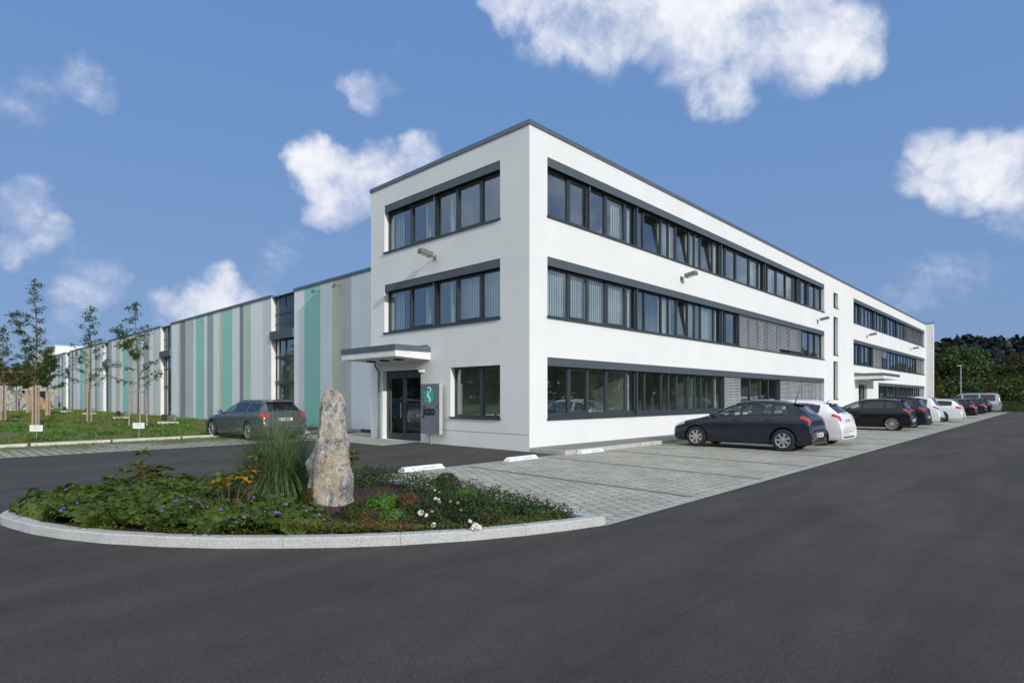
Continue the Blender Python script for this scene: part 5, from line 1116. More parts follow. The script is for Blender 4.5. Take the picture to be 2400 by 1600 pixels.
# clipped balls and mounds
def ball_shrub(px, py, r, h, c1, c2, c3, seed, lab, n=2600, size=.022, squash=1.0, name='ball_shrub', loose=.0):
    x, y = at(px, py, .1); gg = np.random.default_rng(seed); P = gg.normal(size=(n, 3)); P /= np.linalg.norm(P, axis=1, keepdims=True); P[:, 2] = np.where(P[:, 2] < -.3, -P[:, 2], P[:, 2])
    rad = gg.uniform(.80, 1.02 + loose, n) ** .6 * np.array([1 + .10 * noise.noise(Vector(q) * 2.2 + Vector((seed, 0, 0))) for q in P]); Nn = P + gg.normal(size=(n, 3)) * .55
    V, Fq = leaves(P * rad[:, None] * [r, r, h], Nn, size, 1.8, seed)
    b = empty(name, (x, y, soil_z(x, y) + h * .25), label=lab, cat='shrub'); npmesh('foliage', V, Fq, leafmat('shrub_leaf_%d' % seed, c1, c2, c3, 4, tr=.25), b)
    s = MB()
    for k in range(5): a = k * 1.3; s.tube([(0, 0, -h * .4), (r * .4 * math.cos(a), r * .4 * math.sin(a), h * .4)], [.008, .004], 5)
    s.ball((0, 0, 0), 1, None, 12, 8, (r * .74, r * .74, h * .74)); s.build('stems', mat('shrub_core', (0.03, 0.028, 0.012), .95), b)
ball_shrub(733, 1187, .17, .17, (0.05, 0.035, 0.012), (0.10, 0.075, 0.02), (0.07, 0.12, 0.02), 21, 'brownish clipped ball shrub at the left foot of the standing rock')
ball_shrub(832, 1222, .20, .20, (0.035, 0.05, 0.010), (0.085, 0.095, 0.015), (0.13, 0.12, 0.03), 22, 'olive-green clipped ball shrub in front of the rock')
ball_shrub(962, 1196, .18, .18, (0.10, 0.05, 0.02), (0.20, 0.10, 0.04), (0.10, 0.10, 0.03), 23, 'rust-brown clipped ball shrub among the roses')
ball_shrub(900, 1190, .24, .15, (0.05, 0.12, 0.015), (0.10, 0.22, 0.03), (0.14, 0.28, 0.04), 24, 'bright green loose cushion plant between rock and rust-brown ball', n=1500, size=.04)
ball_shrub(925, 1215, .22, .10, (0.06, 0.14, 0.02), (0.11, 0.22, 0.04), (0.14, 0.2, 0.05), 25, 'pale green small-leaved cushion plant in front of the rust-brown ball', n=900, size=.035)
ball_shrub(935, 1236, .22, .08, (0.08, 0.035, 0.018), (0.14, 0.06, 0.03), (0.08, 0.09, 0.02), 26, 'reddish dry low plant near the kerb below the rust-brown ball', n=1100, size=.03)
ball_shrub(1186, 1220, .20, .08, (0.09, 0.07, 0.03), (0.16, 0.12, 0.05), (0.09, 0.12, 0.02), 27, 'withered brown low plant near the right tip of the island', n=1000, size=.03)
ball_shrub(1092, 1182, .26, .20, (0.05, 0.12, 0.015), (0.10, 0.21, 0.03), (0.16, 0.26, 0.04), 28, 'fresh green leafy patch rising in the middle of the roses', n=1300, size=.04)
ball_shrub(1135, 1218, .22, .13, (0.10, 0.075, 0.03), (0.15, 0.12, 0.045), (0.08, 0.13, 0.02), 29, 'olive-brown low plant right of the big white roses', n=1000, size=.03)
ball_shrub(1048, 1150, .22, .26, (0.05, 0.04, 0.02), (0.10, 0.07, 0.03), (0.06, 0.10, 0.02), 30, 'taller reddish rose bush at the back edge of the island beside the pavers', n=1300, size=.036)
ball_shrub(262, 1230, .25, .14, (0.09, 0.12, 0.02), (0.16, 0.19, 0.035), (0.2, 0.13, 0.04), 34, 'yellowish green low plant patch at the kerb on the far left of the island', n=1500, size=.032)
ball_shrub(330, 1222, .28, .12, (0.08, 0.11, 0.02), (0.15, 0.17, 0.03), (0.2, 0.11, 0.04), 35, 'yellow-green patch between two dark cranesbill mounds left of the middle', n=1200, size=.032)
ball_shrub(708, 1243, .24, .13, (0.10, 0.075, 0.03), (0.15, 0.13, 0.045), (0.11, 0.14, 0.03), 36, 'brownish low cushion at the kerb where the cranesbill ends', n=1500, size=.03)
ball_shrub(778, 1242, .22, .12, (0.09, 0.065, 0.03), (0.14, 0.12, 0.045), (0.13, 0.16, 0.03), 37, 'olive-brown low cushion at the kerb below the olive-green ball', n=1300, size=.03)
ball_shrub(862, 1240, .20, .10, (0.13, 0.045, 0.022), (0.18, 0.075, 0.035), (0.08, 0.10, 0.02), 38, 'dark red low cushion at the kerb left of the reddish dry plant', n=1100, size=.03)
ball_shrub(1262, 1208, .22, .10, (0.05, 0.12, 0.015), (0.09, 0.19, 0.03), (0.14, 0.24, 0.04), 39, 'fresh green low plant close to the right tip of the island', n=1100, size=.032)
# rhododendrons
def rhodo(px, py, stems, seed, lab, yel=0.0, flat_=False):
    x, y = at(px, py, .1); b = empty('rhododendron', (x, y, soil_z(x, y)), label=lab, cat='shrub'); s = MB(); gg = random.Random(seed); Pn = []; ylf = []
    for dx, dy, h in stems:
        base_ = Vector((dx * .25 + gg.uniform(-.05, .05), dy * .25, 0)); tip = Vector((dx, dy, h)); mid = (base_ + tip) / 2 + Vector((gg.uniform(-.05, .05), 0, -.03)); s.tube([base_, mid, tip], [.011, .009, .006], 6)
        for k in range(gg.randint(15, 20)):
            a = k * 2.4 + gg.random() * .5; el_ = gg.uniform(-.25, .75); d = Vector((math.cos(a) * math.cos(el_), math.sin(a) * math.cos(el_), math.sin(el_))); Pn.append((tip, d, gg.uniform(.12, .19)))
    V = []; Fq = []; V2 = []; F2 = []
    for i, (t, d, l) in enumerate(Pn):
        sd = d.cross(Vector((0, 0, 1))).normalized(); w = l * .20; up = sd.cross(d); q = [t + d * l * .08, t + d * l * .45 + sd * w + up * .008, t + d * l - up * .015, t + d * l * .45 - sd * w + up * .008]
        if gg.random() < yel and d.z < .2: k = len(V2); V2 += [tuple(t + (p - t) * 1.15 - Vector((0, 0, .01))) for p in q]; F2.append((k, k + 1, k + 2, k + 3))
        else: k = len(V); V += [tuple(p) for p in q]; Fq.append((k, k + 1, k + 2, k + 3))
    s.build('stems', mat('reddish_stem', (0.13, 0.06, 0.04), .8), b); npmesh('foliage', V, Fq, leafmat('rhodo_leaf', (0.09, 0.13, 0.02), (0.17, 0.20, 0.035), (0.30, 0.25, 0.06), 14, tr=.3), b)
    if V2: npmesh('yellow_leaves', V2, F2, leafmat('yellow_leaf', (0.62, 0.30, 0.02), (0.75, 0.42, 0.03), (0.5, 0.3, 0.05), 9, tr=.4), b, label='orange-yellow old leaves')
rhodo(335, 1165, [(-.42, .1, .30), (-.15, -.1, .30), (.02, .1, .66), (-.08, .0, .50), (.18, 0, .42), (.36, .1, .38), (.1, -.15, .30), (.27, -.1, .30), (-.25, .1, .26), (.05, .15, .40), (-.05, -.2, .22), (.2, .2, .34), (0, 0, .34), (-.2, .2, .38)], 31, 'yellow-green rhododendron rising from the cranesbill on the left of the island', .06)
rhodo(560, 1212, [(-.34, -.18, .46), (-.26, -.05, .52), (.0, -.1, .54), (.06, .1, .52), (.16, .1, .58), (.28, .1, .74), (-.08, .1, .45), (.1, -.2, .48)], 32, 'leggy rhododendron with orange-yellow leaves in front of the tall grass', .30)
rhodo(822, 1125, [(-.02, .1, .36), (.08, .0, .50), (.03, .12, .25), (.12, .1, .40)], 33, 'small rhododendron peeping out behind the right side of the rock', .15)
# tall ornamental grass
gx_, gy_ = at(652, 1160, .1); gr = empty('ornamental_grass', (gx_, gy_, .1), label='tall arching green ornamental grass clump beside the standing rock', cat='grass clump')
gg = random.Random(9); V = []; Fq = []
for k in range(2900):
    a = gg.uniform(0, 2 * math.pi); ln = gg.uniform(.75, 1.62); lean = gg.uniform(.05, 1.25); r0 = gg.uniform(0, .34); b0 = Vector((r0 * math.cos(a), r0 * math.sin(a), 0)); d = Vector((math.cos(a + gg.uniform(-.5, .5)), math.sin(a + gg.uniform(-.5, .5)), 0)); sd = Vector((-d.y, d.x, 0)); w = gg.uniform(.0022, .0042)
    prev = None; p_ = b0.copy(); ang = lean * .35
    for q in range(8):
        ww = w * (1 - (q / 7) ** 2) + .0006; k0 = len(V); tw = sd * ww; V += [tuple(p_ - tw), tuple(p_ + tw)]
        if prev is not None: Fq.append((prev, prev + 1, k0 + 1, k0))
        prev = k0; ang += lean * .26 * (1 + q * .22); p_ = p_ + (d * math.sin(ang) + Vector((0, 0, math.cos(ang)))) * ln / 7
npmesh('blades', V, Fq, leafmat('tall_grass_blade', (0.08, 0.14, 0.05), (0.16, 0.22, 0.085), (0.30, 0.33, 0.18), 5, rough=.4, tr=.3), gr)

# ------------------------------------------------------------------ standing rock
def rock_mat():
    m = bpy.data.materials.new('gneiss_rock'); m.use_nodes = True; t = m.node_tree; b = t.nodes['Principled BSDF']; b.inputs['Roughness'].default_value = .9; tcn = t.nodes.new('ShaderNodeTexCoord'); mp = t.nodes.new('ShaderNodeMapping'); mp.inputs['Scale'].default_value = (1, 1, .62); t.links.new(tcn.outputs['Object'], mp.inputs[0])
    def nz_(sc, det=8, ro=.68, dist=.0):
        n_ = t.nodes.new('ShaderNodeTexNoise'); n_.inputs['Scale'].default_value = sc; n_.inputs['Detail'].default_value = det; n_.inputs['Roughness'].default_value = ro; n_.inputs['Distortion'].default_value = dist; t.links.new(mp.outputs[0], n_.inputs['Vector']); return n_.outputs[0]
    def rng(v, a, b_):
        q = t.nodes.new('ShaderNodeMapRange'); q.inputs[1].default_value = a; q.inputs[2].default_value = b_; t.links.new(v, q.inputs[0]); return q.outputs[0]
    def mix(f, a, c):
        q = t.nodes.new('ShaderNodeMix'); q.data_type = 'RGBA'; t.links.new(f, q.inputs[0])
        for i, v in ((6, a), (7, c)):
            if isinstance(v, tuple): q.inputs[i].default_value = (*v, 1)
            else: t.links.new(v, q.inputs[i])
        return q.outputs[2]
    c = mix(rng(nz_(2.6, dist=1.0), .44, .56), (0.46, 0.37, 0.25), (0.56, 0.52, 0.44)); c = mix(rng(nz_(3.8, 9, .7, .8), .49, .57), c, (0.20, 0.20, 0.20)); c = mix(rng(nz_(11, 9, .75), .52, .66), c, (0.72, 0.70, 0.65)); c = mix(rng(nz_(30, 8, .75), .54, .64), c, (0.08, 0.08, 0.08)); c = mix(rng(nz_(48, 6, .75), .55, .66), c, (0.62, 0.61, 0.57))
    t.links.new(c, b.inputs['Base Color']); bp = t.nodes.new('ShaderNodeBump'); bp.inputs['Strength'].default_value = 1; bp.inputs['Distance'].default_value = .05; t.links.new(nz_(17, 10, .8), bp.inputs['Height']); t.links.new(bp.outputs[0], b.inputs['Normal']); return m
rx, ry = at(775, 1185, .1); e_r = RT.xy; e_f = FW.xy
LV = [(-.15, -.40, .37, .22, .10), (.0, -.38, .355, .22, .10), (.25, -.37, .34, .21, .12), (.45, -.36, .32, .20, .12), (.62, -.40, .295, .18, .12), (.80, -.30, .28, .16, .10), (.98, -.25, .26, .15, .10), (1.12, -.22, .235, .14, .09), (1.28, -.18, .225, .14, .09), (1.42, -.165, .21, .13, .08), (1.54, -.145, .185, .11, .06), (1.63, -.11, .15, .08, .04), (1.70, -.045, .10, .04, .02)]
bm = bmesh.new(); rings = []
for z, l, r_, d1, d2 in LV:      # outline seen from the road: left, front ridge, right, back
    pts = [(l, .16 * (1 - z / 2.2)), (l + .05, -.02), (l * .45 - .01, -d1), (r_ * .35, -d1 * 1.05), (r_ - .03, -d1 * .65), (r_, .0), (r_ * .8, d2 + .06), (r_ * .1, d2 + .12), (l * .6, d2 + .10)]
    rings.append([bm.verts.new((e_r.x * u + e_f.x * v, e_r.y * u + e_f.y * v, z)) for u, v in pts])
for a, b in zip(rings, rings[1:]):
    for k in range(len(a)): bm.faces.new((a[k], a[(k + 1) % len(a)], b[(k + 1) % len(a)], b[k]))
bm.faces.new(rings[0][::-1]); bm.faces.new(rings[-1]); bmesh.ops.triangulate(bm, faces=[f for f in bm.faces if len(f.verts) > 4])
bmesh.ops.subdivide_edges(bm, edges=bm.edges[:], cuts=5, use_grid_fill=True); bm.normal_update()
for v in bm.verts:
    p_ = v.co * 1.0; v.co += v.normal * (.035 * noise.fractal(p_ * 3.2, 1, 2, 4) + .016 * noise.noise(p_ * 13) - .012 * abs(noise.noise(Vector((p_.x * 2, p_.y * 2, p_.z * 14)))))
bmesh.ops.recalc_face_normals(bm, faces=bm.faces[:])
me = bpy.data.meshes.new('standing_rock'); bm.to_mesh(me); bm.free(); me.materials.append(rock_mat()); me.polygons.foreach_set('use_smooth', [True] * len(me.polygons)); me.set_sharp_from_angle(angle=R(30)); o = bpy.data.objects.new('standing_rock', me); COL.objects.link(o); o.location = (rx, ry, .06)
tag(o, 'tall upright ochre and grey rock standing on the planted island', 'rock')

# ------------------------------------------------------------------ young staked trees on the lawn
M_yl = leafmat('ash_leaf', (0.045, 0.080, 0.020), (0.09, 0.14, 0.035), (0.19, 0.20, 0.06), 1.2, tr=.3); M_yl2 = leafmat('turning_leaf', (0.045, 0.08, 0.014), (0.09, 0.125, 0.025), (0.32, 0.24, 0.04), .9, tr=.3)
def young_tree(name, loc, h, seed, lab, crown0=1.9, nb=20, spread=1.0, lm=None, dense=1.0, forks=(), leafs=.17, cat='tree', grp='young staked trees on the lawn', cl=True):
    gg = random.Random(seed); r = empty(name, loc, label=lab, cat=cat, group=grp); tr_ = MB(); lean = Vector((gg.uniform(-.1, .1), gg.uniform(-.1, .1), 0))
    def ax(t): return Vector((lean.x * t * h * .2 + .04 * math.sin(t * 7 + seed), lean.y * t * h * .2 + .04 * math.cos(t * 5), t * h))
    tr_.tube([ax(t) for t in np.linspace(0, 1, 14)], [.055 * (1 - t) ** .8 + .006 for t in np.linspace(0, 1, 14)], 7); br = []
    leads = [(None, crown0 / h, 1.0)]
    for (t0, az, ln, tilt) in forks:
        p0 = ax(t0); d = Vector((math.cos(az), math.sin(az), 0)); pts = [p0 + d * ln * tilt * s_ ** .8 + Vector((0, 0, ln * s_ * (1 - tilt * .3))) for s_ in np.linspace(0, 1, 7)]; tr_.tube(pts, [.022 * (1 - q / 7) + .005 for q in range(7)], 6)
        for q in range(1, 7):
            for _ in range(3): br.append((pts[q], Vector((gg.gauss(0, 1), gg.gauss(0, 1), .5)).normalized(), gg.uniform(.15, .45) * spread))
    for i in range(nb):
        t = crown0 / h + (1 - crown0 / h) * (i + .5) / nb; az = i * 2.4 + gg.uniform(-.5, .5); ln = spread * (1.05 - .85 * ((t * h - crown0) / (h - crown0))) * gg.uniform(.55, 1.25)
        br.append((ax(t), Vector((math.cos(az), math.sin(az), gg.uniform(.15, .75))).normalized(), ln))
    br.append((ax(.97), Vector((0.1, 0, 1)), .35)); P = []; Nn = []
    for p0, d, ln in br:
        pts = [p0 + d * ln * s_ + Vector((0, 0, .18 * ln * s_ * s_)) for s_ in np.linspace(0, 1, 5)]; tr_.tube(pts, [.013 * (1 - q / 5) * min(1, ln + .3) + .003 for q in range(5)], 5)
        k = int((8 + 11 * ln) * dense)
        for q in range(k):
            s_ = gg.uniform(.25, 1.08); c = p0 + d * ln * s_ + Vector((gg.gauss(0, .05), gg.gauss(0, .05), .18 * ln * s_ * s_ + gg.gauss(0, .04))); dr = Vector((gg.gauss(0, 1), gg.gauss(0, 1), -.55)).normalized()
            for w in range(5 if cl else 3): P.append(tuple(c + dr * (.05 + .055 * w) + Vector((gg.gauss(0, .025), gg.gauss(0, .025), gg.gauss(0, .02))))); Nn.append((gg.gauss(0, .6), gg.gauss(0, .6), 1))
    tr_.build('trunk', M_bark, r, smooth=True); V, Fq = leaves(np.array(P), np.array(Nn), leafs, 2.6, seed, droop=(0, 0, -.5)); npmesh('crown', V, Fq, lm or M_yl, r); return r
def stakes(loc, h, rad, lab, n=3, rz=0.3, near=True, wide=1.0, cross=True):
    r = empty('tree_stakes', loc, rz, label=lab, cat='tree stakes', group='wooden stakes round the young trees')
    for k in range(n):
        a = 2 * math.pi * k / n; s = MB(); s.tube([(rad * math.cos(a), rad * math.sin(a), -.05), (rad * .9 * math.cos(a), rad * .9 * math.sin(a), h * rnd.uniform(.97, 1.03))], [.048 * wide, .042 * wide], 9); s.build('stake', M_wood, r, smooth=True)
    if cross:
        for k in range(n):
            a, b = 2 * math.pi * k / n, 2 * math.pi * (k + 1) / n; s = MB(); s.tube([(rad * .9 * math.cos(a), rad * .9 * math.sin(a), h - .12), (rad * .9 * math.cos(b), rad * .9 * math.sin(b), h - .12)], .028 * wide, 6); s.build('crossbar', M_wood, r)
    return r
def mulch(x, y, r):
    s = MB(); s.poly([(x + r * (1 + .2 * math.sin(3 * t + x)) * math.cos(t), y + r * (1 + .2 * math.cos(2 * t + y)) * math.sin(t), lawn_z(x, y) + .075) for t in np.linspace(0, 2 * math.pi, 22)[:-1]]); o = s.build('tree_soil', M_mulch, kind='structure')
def onlawn(px, depth): q = dp(px, depth); return (q.x, q.y, lawn_z(q.x, q.y))
TR = [(84, 31.0, 7.7, 41, 'tallest young tree on the lawn, second from the left, with two tops', 2.2, 22, 1.15, None, 1.0, ((.42, 2.4, 3.0, .33), (.30, -.2, 1.6, .5))),
      (209, 37.3, 7.3, 42, 'young tree with bundled stakes standing between the two white signs', 2.2, 24, 1.45, None, 1.0, ()),
      (325, 31.5, 6.7, 43, 'young tree inside the open three-stake frame, nearest the striped hall', 2.0, 19, 1.35, None, .95, ((.52, 2.5, 1.9, .45),)),
      (8, 39.0, 6.2, 44, 'young tree cut by the left edge of the picture', 2.2, 20, 1.1, None, 1.2, ((.4, 2.0, 2.2, .3),)),
      (112, 49.0, 5.6, 45, 'bushy young tree with some yellow leaves beside the hall end', 2.3, 20, 1.5, M_yl2, 2.0, ()),
      (38, 64.0, 5.2, 46, 'small dense young tree with turning leaves near the stone heap', 2.4, 18, 1.7, M_yl2, 2.2, ()),
      (66, 57.0, 5.0, 47, 'small dense young tree half hidden by the tallest tree', 2.4, 18, 1.5, M_yl2, 2.2, ())]
SL = ['three close-set stakes holding the tallest young tree', 'three bundled stakes at the young tree between the signs', 'open frame of three thin stakes round the tree nearest the hall', 'stakes of the young tree cut by the left picture edge', 'stout stakes of the bushy tree beside the hall end', 'stakes of the small tree near the stone heap', 'stakes just left of the tallest tree, farther back']
for i, (px, dpt, h, sd, lab, c0, nb, spd, lm, dn, fk) in enumerate(TR):
    L0 = onlawn(px, dpt); young_tree('young_tree', L0, h, sd, lab, c0, nb, spd, lm, dn, fk, leafs=.145 if i < 4 else .20)
    stakes(L0, [2.2, 2.15, 2.05, 2.2, 2.2, 2.2, 2.2][i], [.15, .13, .48, .13, .14, .15, .14][i], SL[i], 3, .5 + i, wide=[1.05, .9, .8, 1.0, 1.3, 1.4, 1.4][i]); mulch(L0[0], L0[1], .85)
# white tree signs
def tree_sign():
    r = empty('tree_sign'); s = MB(); s.box((-.17, -.008, .34), (.17, .008, .52)); b = s.build('board', M_plate, r); s = MB(); s.tube([(0, .02, -.05), (0, .02, .40)], .012, 8); s.build('post', M_alu, r)
    s = MB()
    for z, w in ((.485, .11), (.455, .08), (.425, .12), (.40, .06)): s.box((-w, -.0095, z), (w, -.0082, z + .008))
    s.build('text_lines', mat('sign_text_grey', (0.35, 0.35, 0.36), .7, flat=True), b); return r
ts = tree_sign()
for i, (px, py, lab) in enumerate([(85, 1038, 'small white notice board on a thin post in front of the tallest young tree'), (325, 1029, 'small white notice board on a thin post in front of the three-stake tree')]):
    o = ts if i == 0 else copy_tree(ts)
    q = gp(px, py); o.location = (q.x, q.y, 0.0); o.rotation_euler.z = YAW - R(90) + R(8); tag(o, lab, 'notice board', 'white notice boards on the lawn'); o.scale = (1.25, 1, 1.25)
# floodlight pairs on concrete blocks
def flood():
    r = empty('floodlight_pair'); s = MB(); s.box((-.55, -.16, 0), (.55, .16, .16)); s.build('concrete_block', M_concl, r, bevel=.012)
    for x, a, m_ in ((-.27, 12, M_dark), (.27, -35, M_grey)):
        s = MB(); M4 = Matrix.Translation((x, 0, .16)) @ Matrix.Rotation(R(a), 4, 'Z'); s.box((-.12, -.07, .10), (.12, .10, .42), None, M4 @ Matrix.Rotation(R(-14), 4, 'X')); s.box((-.13, -.015, 0), (-.105, .015, .26), None, M4); s.box((.105, -.015, 0), (.13, .015, .26), None, M4); h = s.build('floodlight', m_, r)
        s = MB(); s.box((-.10, .101, .12), (.10, .106, .40), None, M4 @ Matrix.Rotation(R(-14), 4, 'X')); s.build('front_glass', M_whl, h)
    return r
fl = flood()
for i, (px, dpt, lab) in enumerate([(394, 34.0, 'pair of floodlights on a concrete block nearest the grey estate car'), (284, 44.0, 'pair of floodlights on a concrete block between the two middle young trees'), (209, 53.5, 'pair of floodlights on a concrete block hidden behind the bundled stakes'), (156, 62.5, 'farthest pair of floodlights on a concrete block near the hall end')]):
    o = fl if i == 0 else copy_tree(fl)
    q = dp(px, dpt); o.location = (q.x, q.y, lawn_z(q.x, q.y) + .02); o.rotation_euler.z = R(-48); tag(o, lab, 'floodlights', 'floodlight pairs on the lawn')

# ------------------------------------------------------------------ potted plants on the ground-floor window sill, inside
def potted(x, h, seed, lab):
    r = empty('potted_plant', (x, .52, 1.06), label=lab, cat='potted plant'); s = MB(); s.lathe([(.0, 0), (.07, 0), (.09, .15), (.08, .15), (.075, .13), (.0, .13)], 16, None, Matrix.Rotation(R(-90), 4, 'Y')); s.build('pot', M_fwhite, r, smooth=True)
    gg = np.random.default_rng(seed); P = gg.normal(size=(260, 3)) * [.13, .10, h * .3] + [0, 0, .15 + h * .5]; V, Fq = leaves(P, gg.normal(size=(260, 3)) + [0, 0, .5], .10, 2.5, seed); npmesh('leaves', V, Fq, leafmat('house_plant_leaf', (0.06, 0.14, 0.03), (0.12, 0.26, 0.06), (0.3, 0.4, 0.15), 6), r)
s = MB(); s.box((.9, .37, .98), (29.0, .72, 1.04)); s.build('window_board', M_fwhite, office)
potted(2.62, .5, 51, 'spiky green pot plant behind the second ground-floor pane'); potted(3.75, .5, 52, 'green plant in a white pot behind the third ground-floor pane')

# ------------------------------------------------------------------ background left: red-roofed house, stone heap, digger
q0, q1 = dp(-80, 118), dp(190, 118); ux = (q1 - q0).normalized(); uy = Vector((-ux.y, ux.x, 0)); Lh = (q1 - q0).length
hs = empty('red_roofed_house', q0, math.atan2(ux.y, ux.x), label='long low house with a red tiled roof behind the young trees', cat='house')
s = MB(); s.box((0, 0, 0), (Lh, 9, 4.3)); s.build('wall', mat('house_wall', (0.5, 0.49, 0.45), .9), hs)
s = MB(); e = .6; A = [(-e, -e, 4.3), (Lh + e, -e, 4.3), (Lh - 2, 4.5, 7.6), (2, 4.5, 7.6)]; s.poly(A); s.poly([(-e, 9.6, 4.3), (2, 4.5, 7.6), (Lh - 2, 4.5, 7.6), (Lh + e, 9.6, 4.3)]); s.poly([(-e, -e, 4.3), (2, 4.5, 7.6), (-e, 9.6, 4.3)]); s.poly([(Lh + e, -e, 4.3), (Lh + e, 9.6, 4.3), (Lh - 2, 4.5, 7.6)]); s.poly([(-e, -e, 4.29), (-e, 9.6, 4.29), (Lh + e, 9.6, 4.29), (Lh + e, -e, 4.29)])
s.build('roof', mat('red_tiles', (0.26, 0.075, 0.05), .85, col2=(0.17, 0.06, 0.045), nscale=1.2, bump=.5, bscale=6, bdist=.05), hs)
for x in (2.5, 6.5, 11.0, 15.5, 20.0):
    if x < Lh - 2: s = MB(); s.box((x, -.03, 1.0), (x + 2.2, .02, 3.1)); w_ = s.build('window', mat('dark_window', (0.02, 0.025, 0.03), .15, flat=True), hs); s = MB(); s.box((x + 1.05, -.05, 1.0), (x + 1.15, -.031, 3.1)); s.build('frame', M_fwhite, w_)
def heap(name, px, depth, w, h, mt, lab, cat, seed, sc=1.6, amp=.3):
    q = dp(px, depth); bm = bmesh.new(); bmesh.ops.create_icosphere(bm, subdivisions=5, radius=1)
    for v in bm.verts:
        p_ = v.co.copy(); k = 1 + amp * noise.fractal(p_ * sc + Vector((seed, 0, 0)), 1, 2, 5); v.co = Vector((p_.x * w * k, p_.y * w * .6 * k, max(-.2, p_.z * h * k)))
    me = bpy.data.meshes.new(name); bm.to_mesh(me); bm.free(); me.materials.append(mt); o = bpy.data.objects.new(name, me); COL.objects.link(o); o.location = q; o.rotation_euler.z = YAW - R(90); tag(o, lab, cat)
heap('stone_heap', 18, 66, 1.9, 2.6, mat('broken_stone', (0.55, 0.54, 0.50), .95, col2=(0.16, 0.16, 0.15), nscale=9, ndet=8, nlo=.45, nhi=.55), 'grey-white heap of broken stone at the left edge', 'heap', 3, 3, .35)
heap('earth_heap', 60, 78, 3.2, 2.0, mat('earth', (0.40, 0.28, 0.17), .95, col2=(0.25, 0.17, 0.10), nscale=2), 'sandy brown heap of earth behind the young trees', 'heap', 9, 2, .2)
q = dp(54, 92); dg_ = empty('orange_skip', q, YAW - R(90) + .2, label='orange open skip standing on the earth heap', cat='skip'); s = MB(); a = [(-1.5, -.9, 1.6), (1.5, -.9, 1.6), (1.5, .9, 1.6), (-1.5, .9, 1.6)]; b = [(-1.9, -1, 2.9), (1.9, -1, 2.9), (1.9, 1, 2.9), (-1.9, 1, 2.9)]; s.poly(a[::-1])
for k in range(4): s.poly([a[k], a[(k + 1) % 4], b[(k + 1) % 4], b[k]])
s.build('tub', mat('orange_steel', (0.55, 0.12, 0.02), .6), dg_)
for sgn in (-1, 1): s = MB(); s.box((sgn * 1.0 - .06, -1.05, 1.7), (sgn * 1.0 + .06, -.97, 2.85)); s.build('rib', MATS['orange_steel'], dg_)
s = MB(); s.box((-1.3, -.7, 0), (1.3, .7, 1.595)); s.build('base_blocks', M_conc, dg_); dg_.scale = (.62, .62, .62)
q = dp(99, 80); dg_ = empty('small_digger', q, YAW - R(90), label='small dark and yellow digger beside the hall end', cat='digger')
s = MB(); s.box((-1.1, -.7, 0), (1.1, -.35, .5)); s.build('track', M_dark, dg_, bevel=.15); s = MB(); s.box((-1.1, .35, 0), (1.1, .7, .5)); s.build('track', M_dark, dg_, bevel=.15)
s = MB(); s.box((-.9, -.6, .55), (.9, .6, 1.2)); s.build('engine_deck', mat('digger_yellow', (0.6, 0.35, 0.02), .5), dg_, bevel=.06); s = MB(); s.box((-.8, -.55, 1.21), (.25, .55, 2.5)); s.build('cab', M_dark, dg_, bevel=.05)
s = MB(); s.tube([(.7, 0, 1.1), (1.5, 0, 2.5), (2.5, 0, 1.9), (2.7, 0, .9)], .10, 6); s.build('boom', MATS['digger_yellow'], dg_); s = MB(); s.box((2.45, -.3, .4), (2.95, .3, .95)); s.build('bucket', M_dark, dg_, bevel=.05)

# ------------------------------------------------------------------ big trees
def crown_mesh(seed, n, blobs, size):
    gg = np.random.default_rng(seed); bl = np.array(blobs); w = bl[:, 3] ** 2; k = gg.choice(len(bl), n, p=w / w.sum()); d = gg.normal(size=(n, 3)); d /= np.linalg.norm(d, axis=1, keepdims=True); rad = gg.uniform(.55, 1.05, n) ** .5
    nzv_ = np.array([1 + .28 * noise.fractal(Vector(q) * 2.4 + Vector((float(b), seed, 0)), 1, 2, 3) for q, b in zip(d, k)]); P = bl[k, :3] + d * (bl[k, 3] * rad * nzv_)[:, None] * [1, 1, .8]
    return leaves(P, d + gg.normal(size=(n, 3)) * .6, size, 1.5, seed)
def big_tree(name, loc, h, w, seed, lm, lab, n=9000, size=.45, grp='trees beyond the car park', trunk=.22):
    gg = random.Random(seed); blobs = []
    for k in range(16):
        t = gg.uniform(.0, 1); r = w * math.sqrt(max(.05, 1 - (t * 2 - .85) ** 2 * .7)) * .5; a = gg.uniform(0, 6.28); blobs.append((r * .75 * math.cos(a), r * .75 * math.sin(a), h * (.20 + .56 * t), w * gg.uniform(.14, .24)))
    blobs.append((0, 0, h * .80, w * .15)); blobs.append((0, 0, h * .5, w * .3))
    r = empty(name, loc, label=lab, cat='tree', group=grp); s = MB(); s.tube([(0, 0, -.2), (.1, 0, h * .3), (0, .1, h * .6), (0, 0, h * .85)], [h * .03, h * .022, h * .012, .03], 8)
    for b in blobs[:10]: s.tube([(0, 0, h * .25), tuple(Vector(b[:3]) * .6 + Vector((0, 0, h * .1))), b[:3]], [h * .012, h * .007, .02], 5)
    s.build('trunk', M_bark, r); V, Fq = crown_mesh(seed, n, blobs, size); npmesh('crown', V, Fq, lm, r); return r
M_t1 = leafmat('deep_green_leaf', (0.026, 0.048, 0.012), (0.064, 0.100, 0.022), (0.13, 0.17, 0.04), .35, tr=.2); M_t2 = leafmat('olive_leaf', (0.032, 0.040, 0.009), (0.080, 0.088, 0.018), (0.17, 0.17, 0.035), .35, tr=.2); M_t3 = leafmat('autumn_leaf', (0.028, 0.024, 0.007), (0.07, 0.052, 0.013), (0.11, 0.085, 0.016), .35, tr=.2)
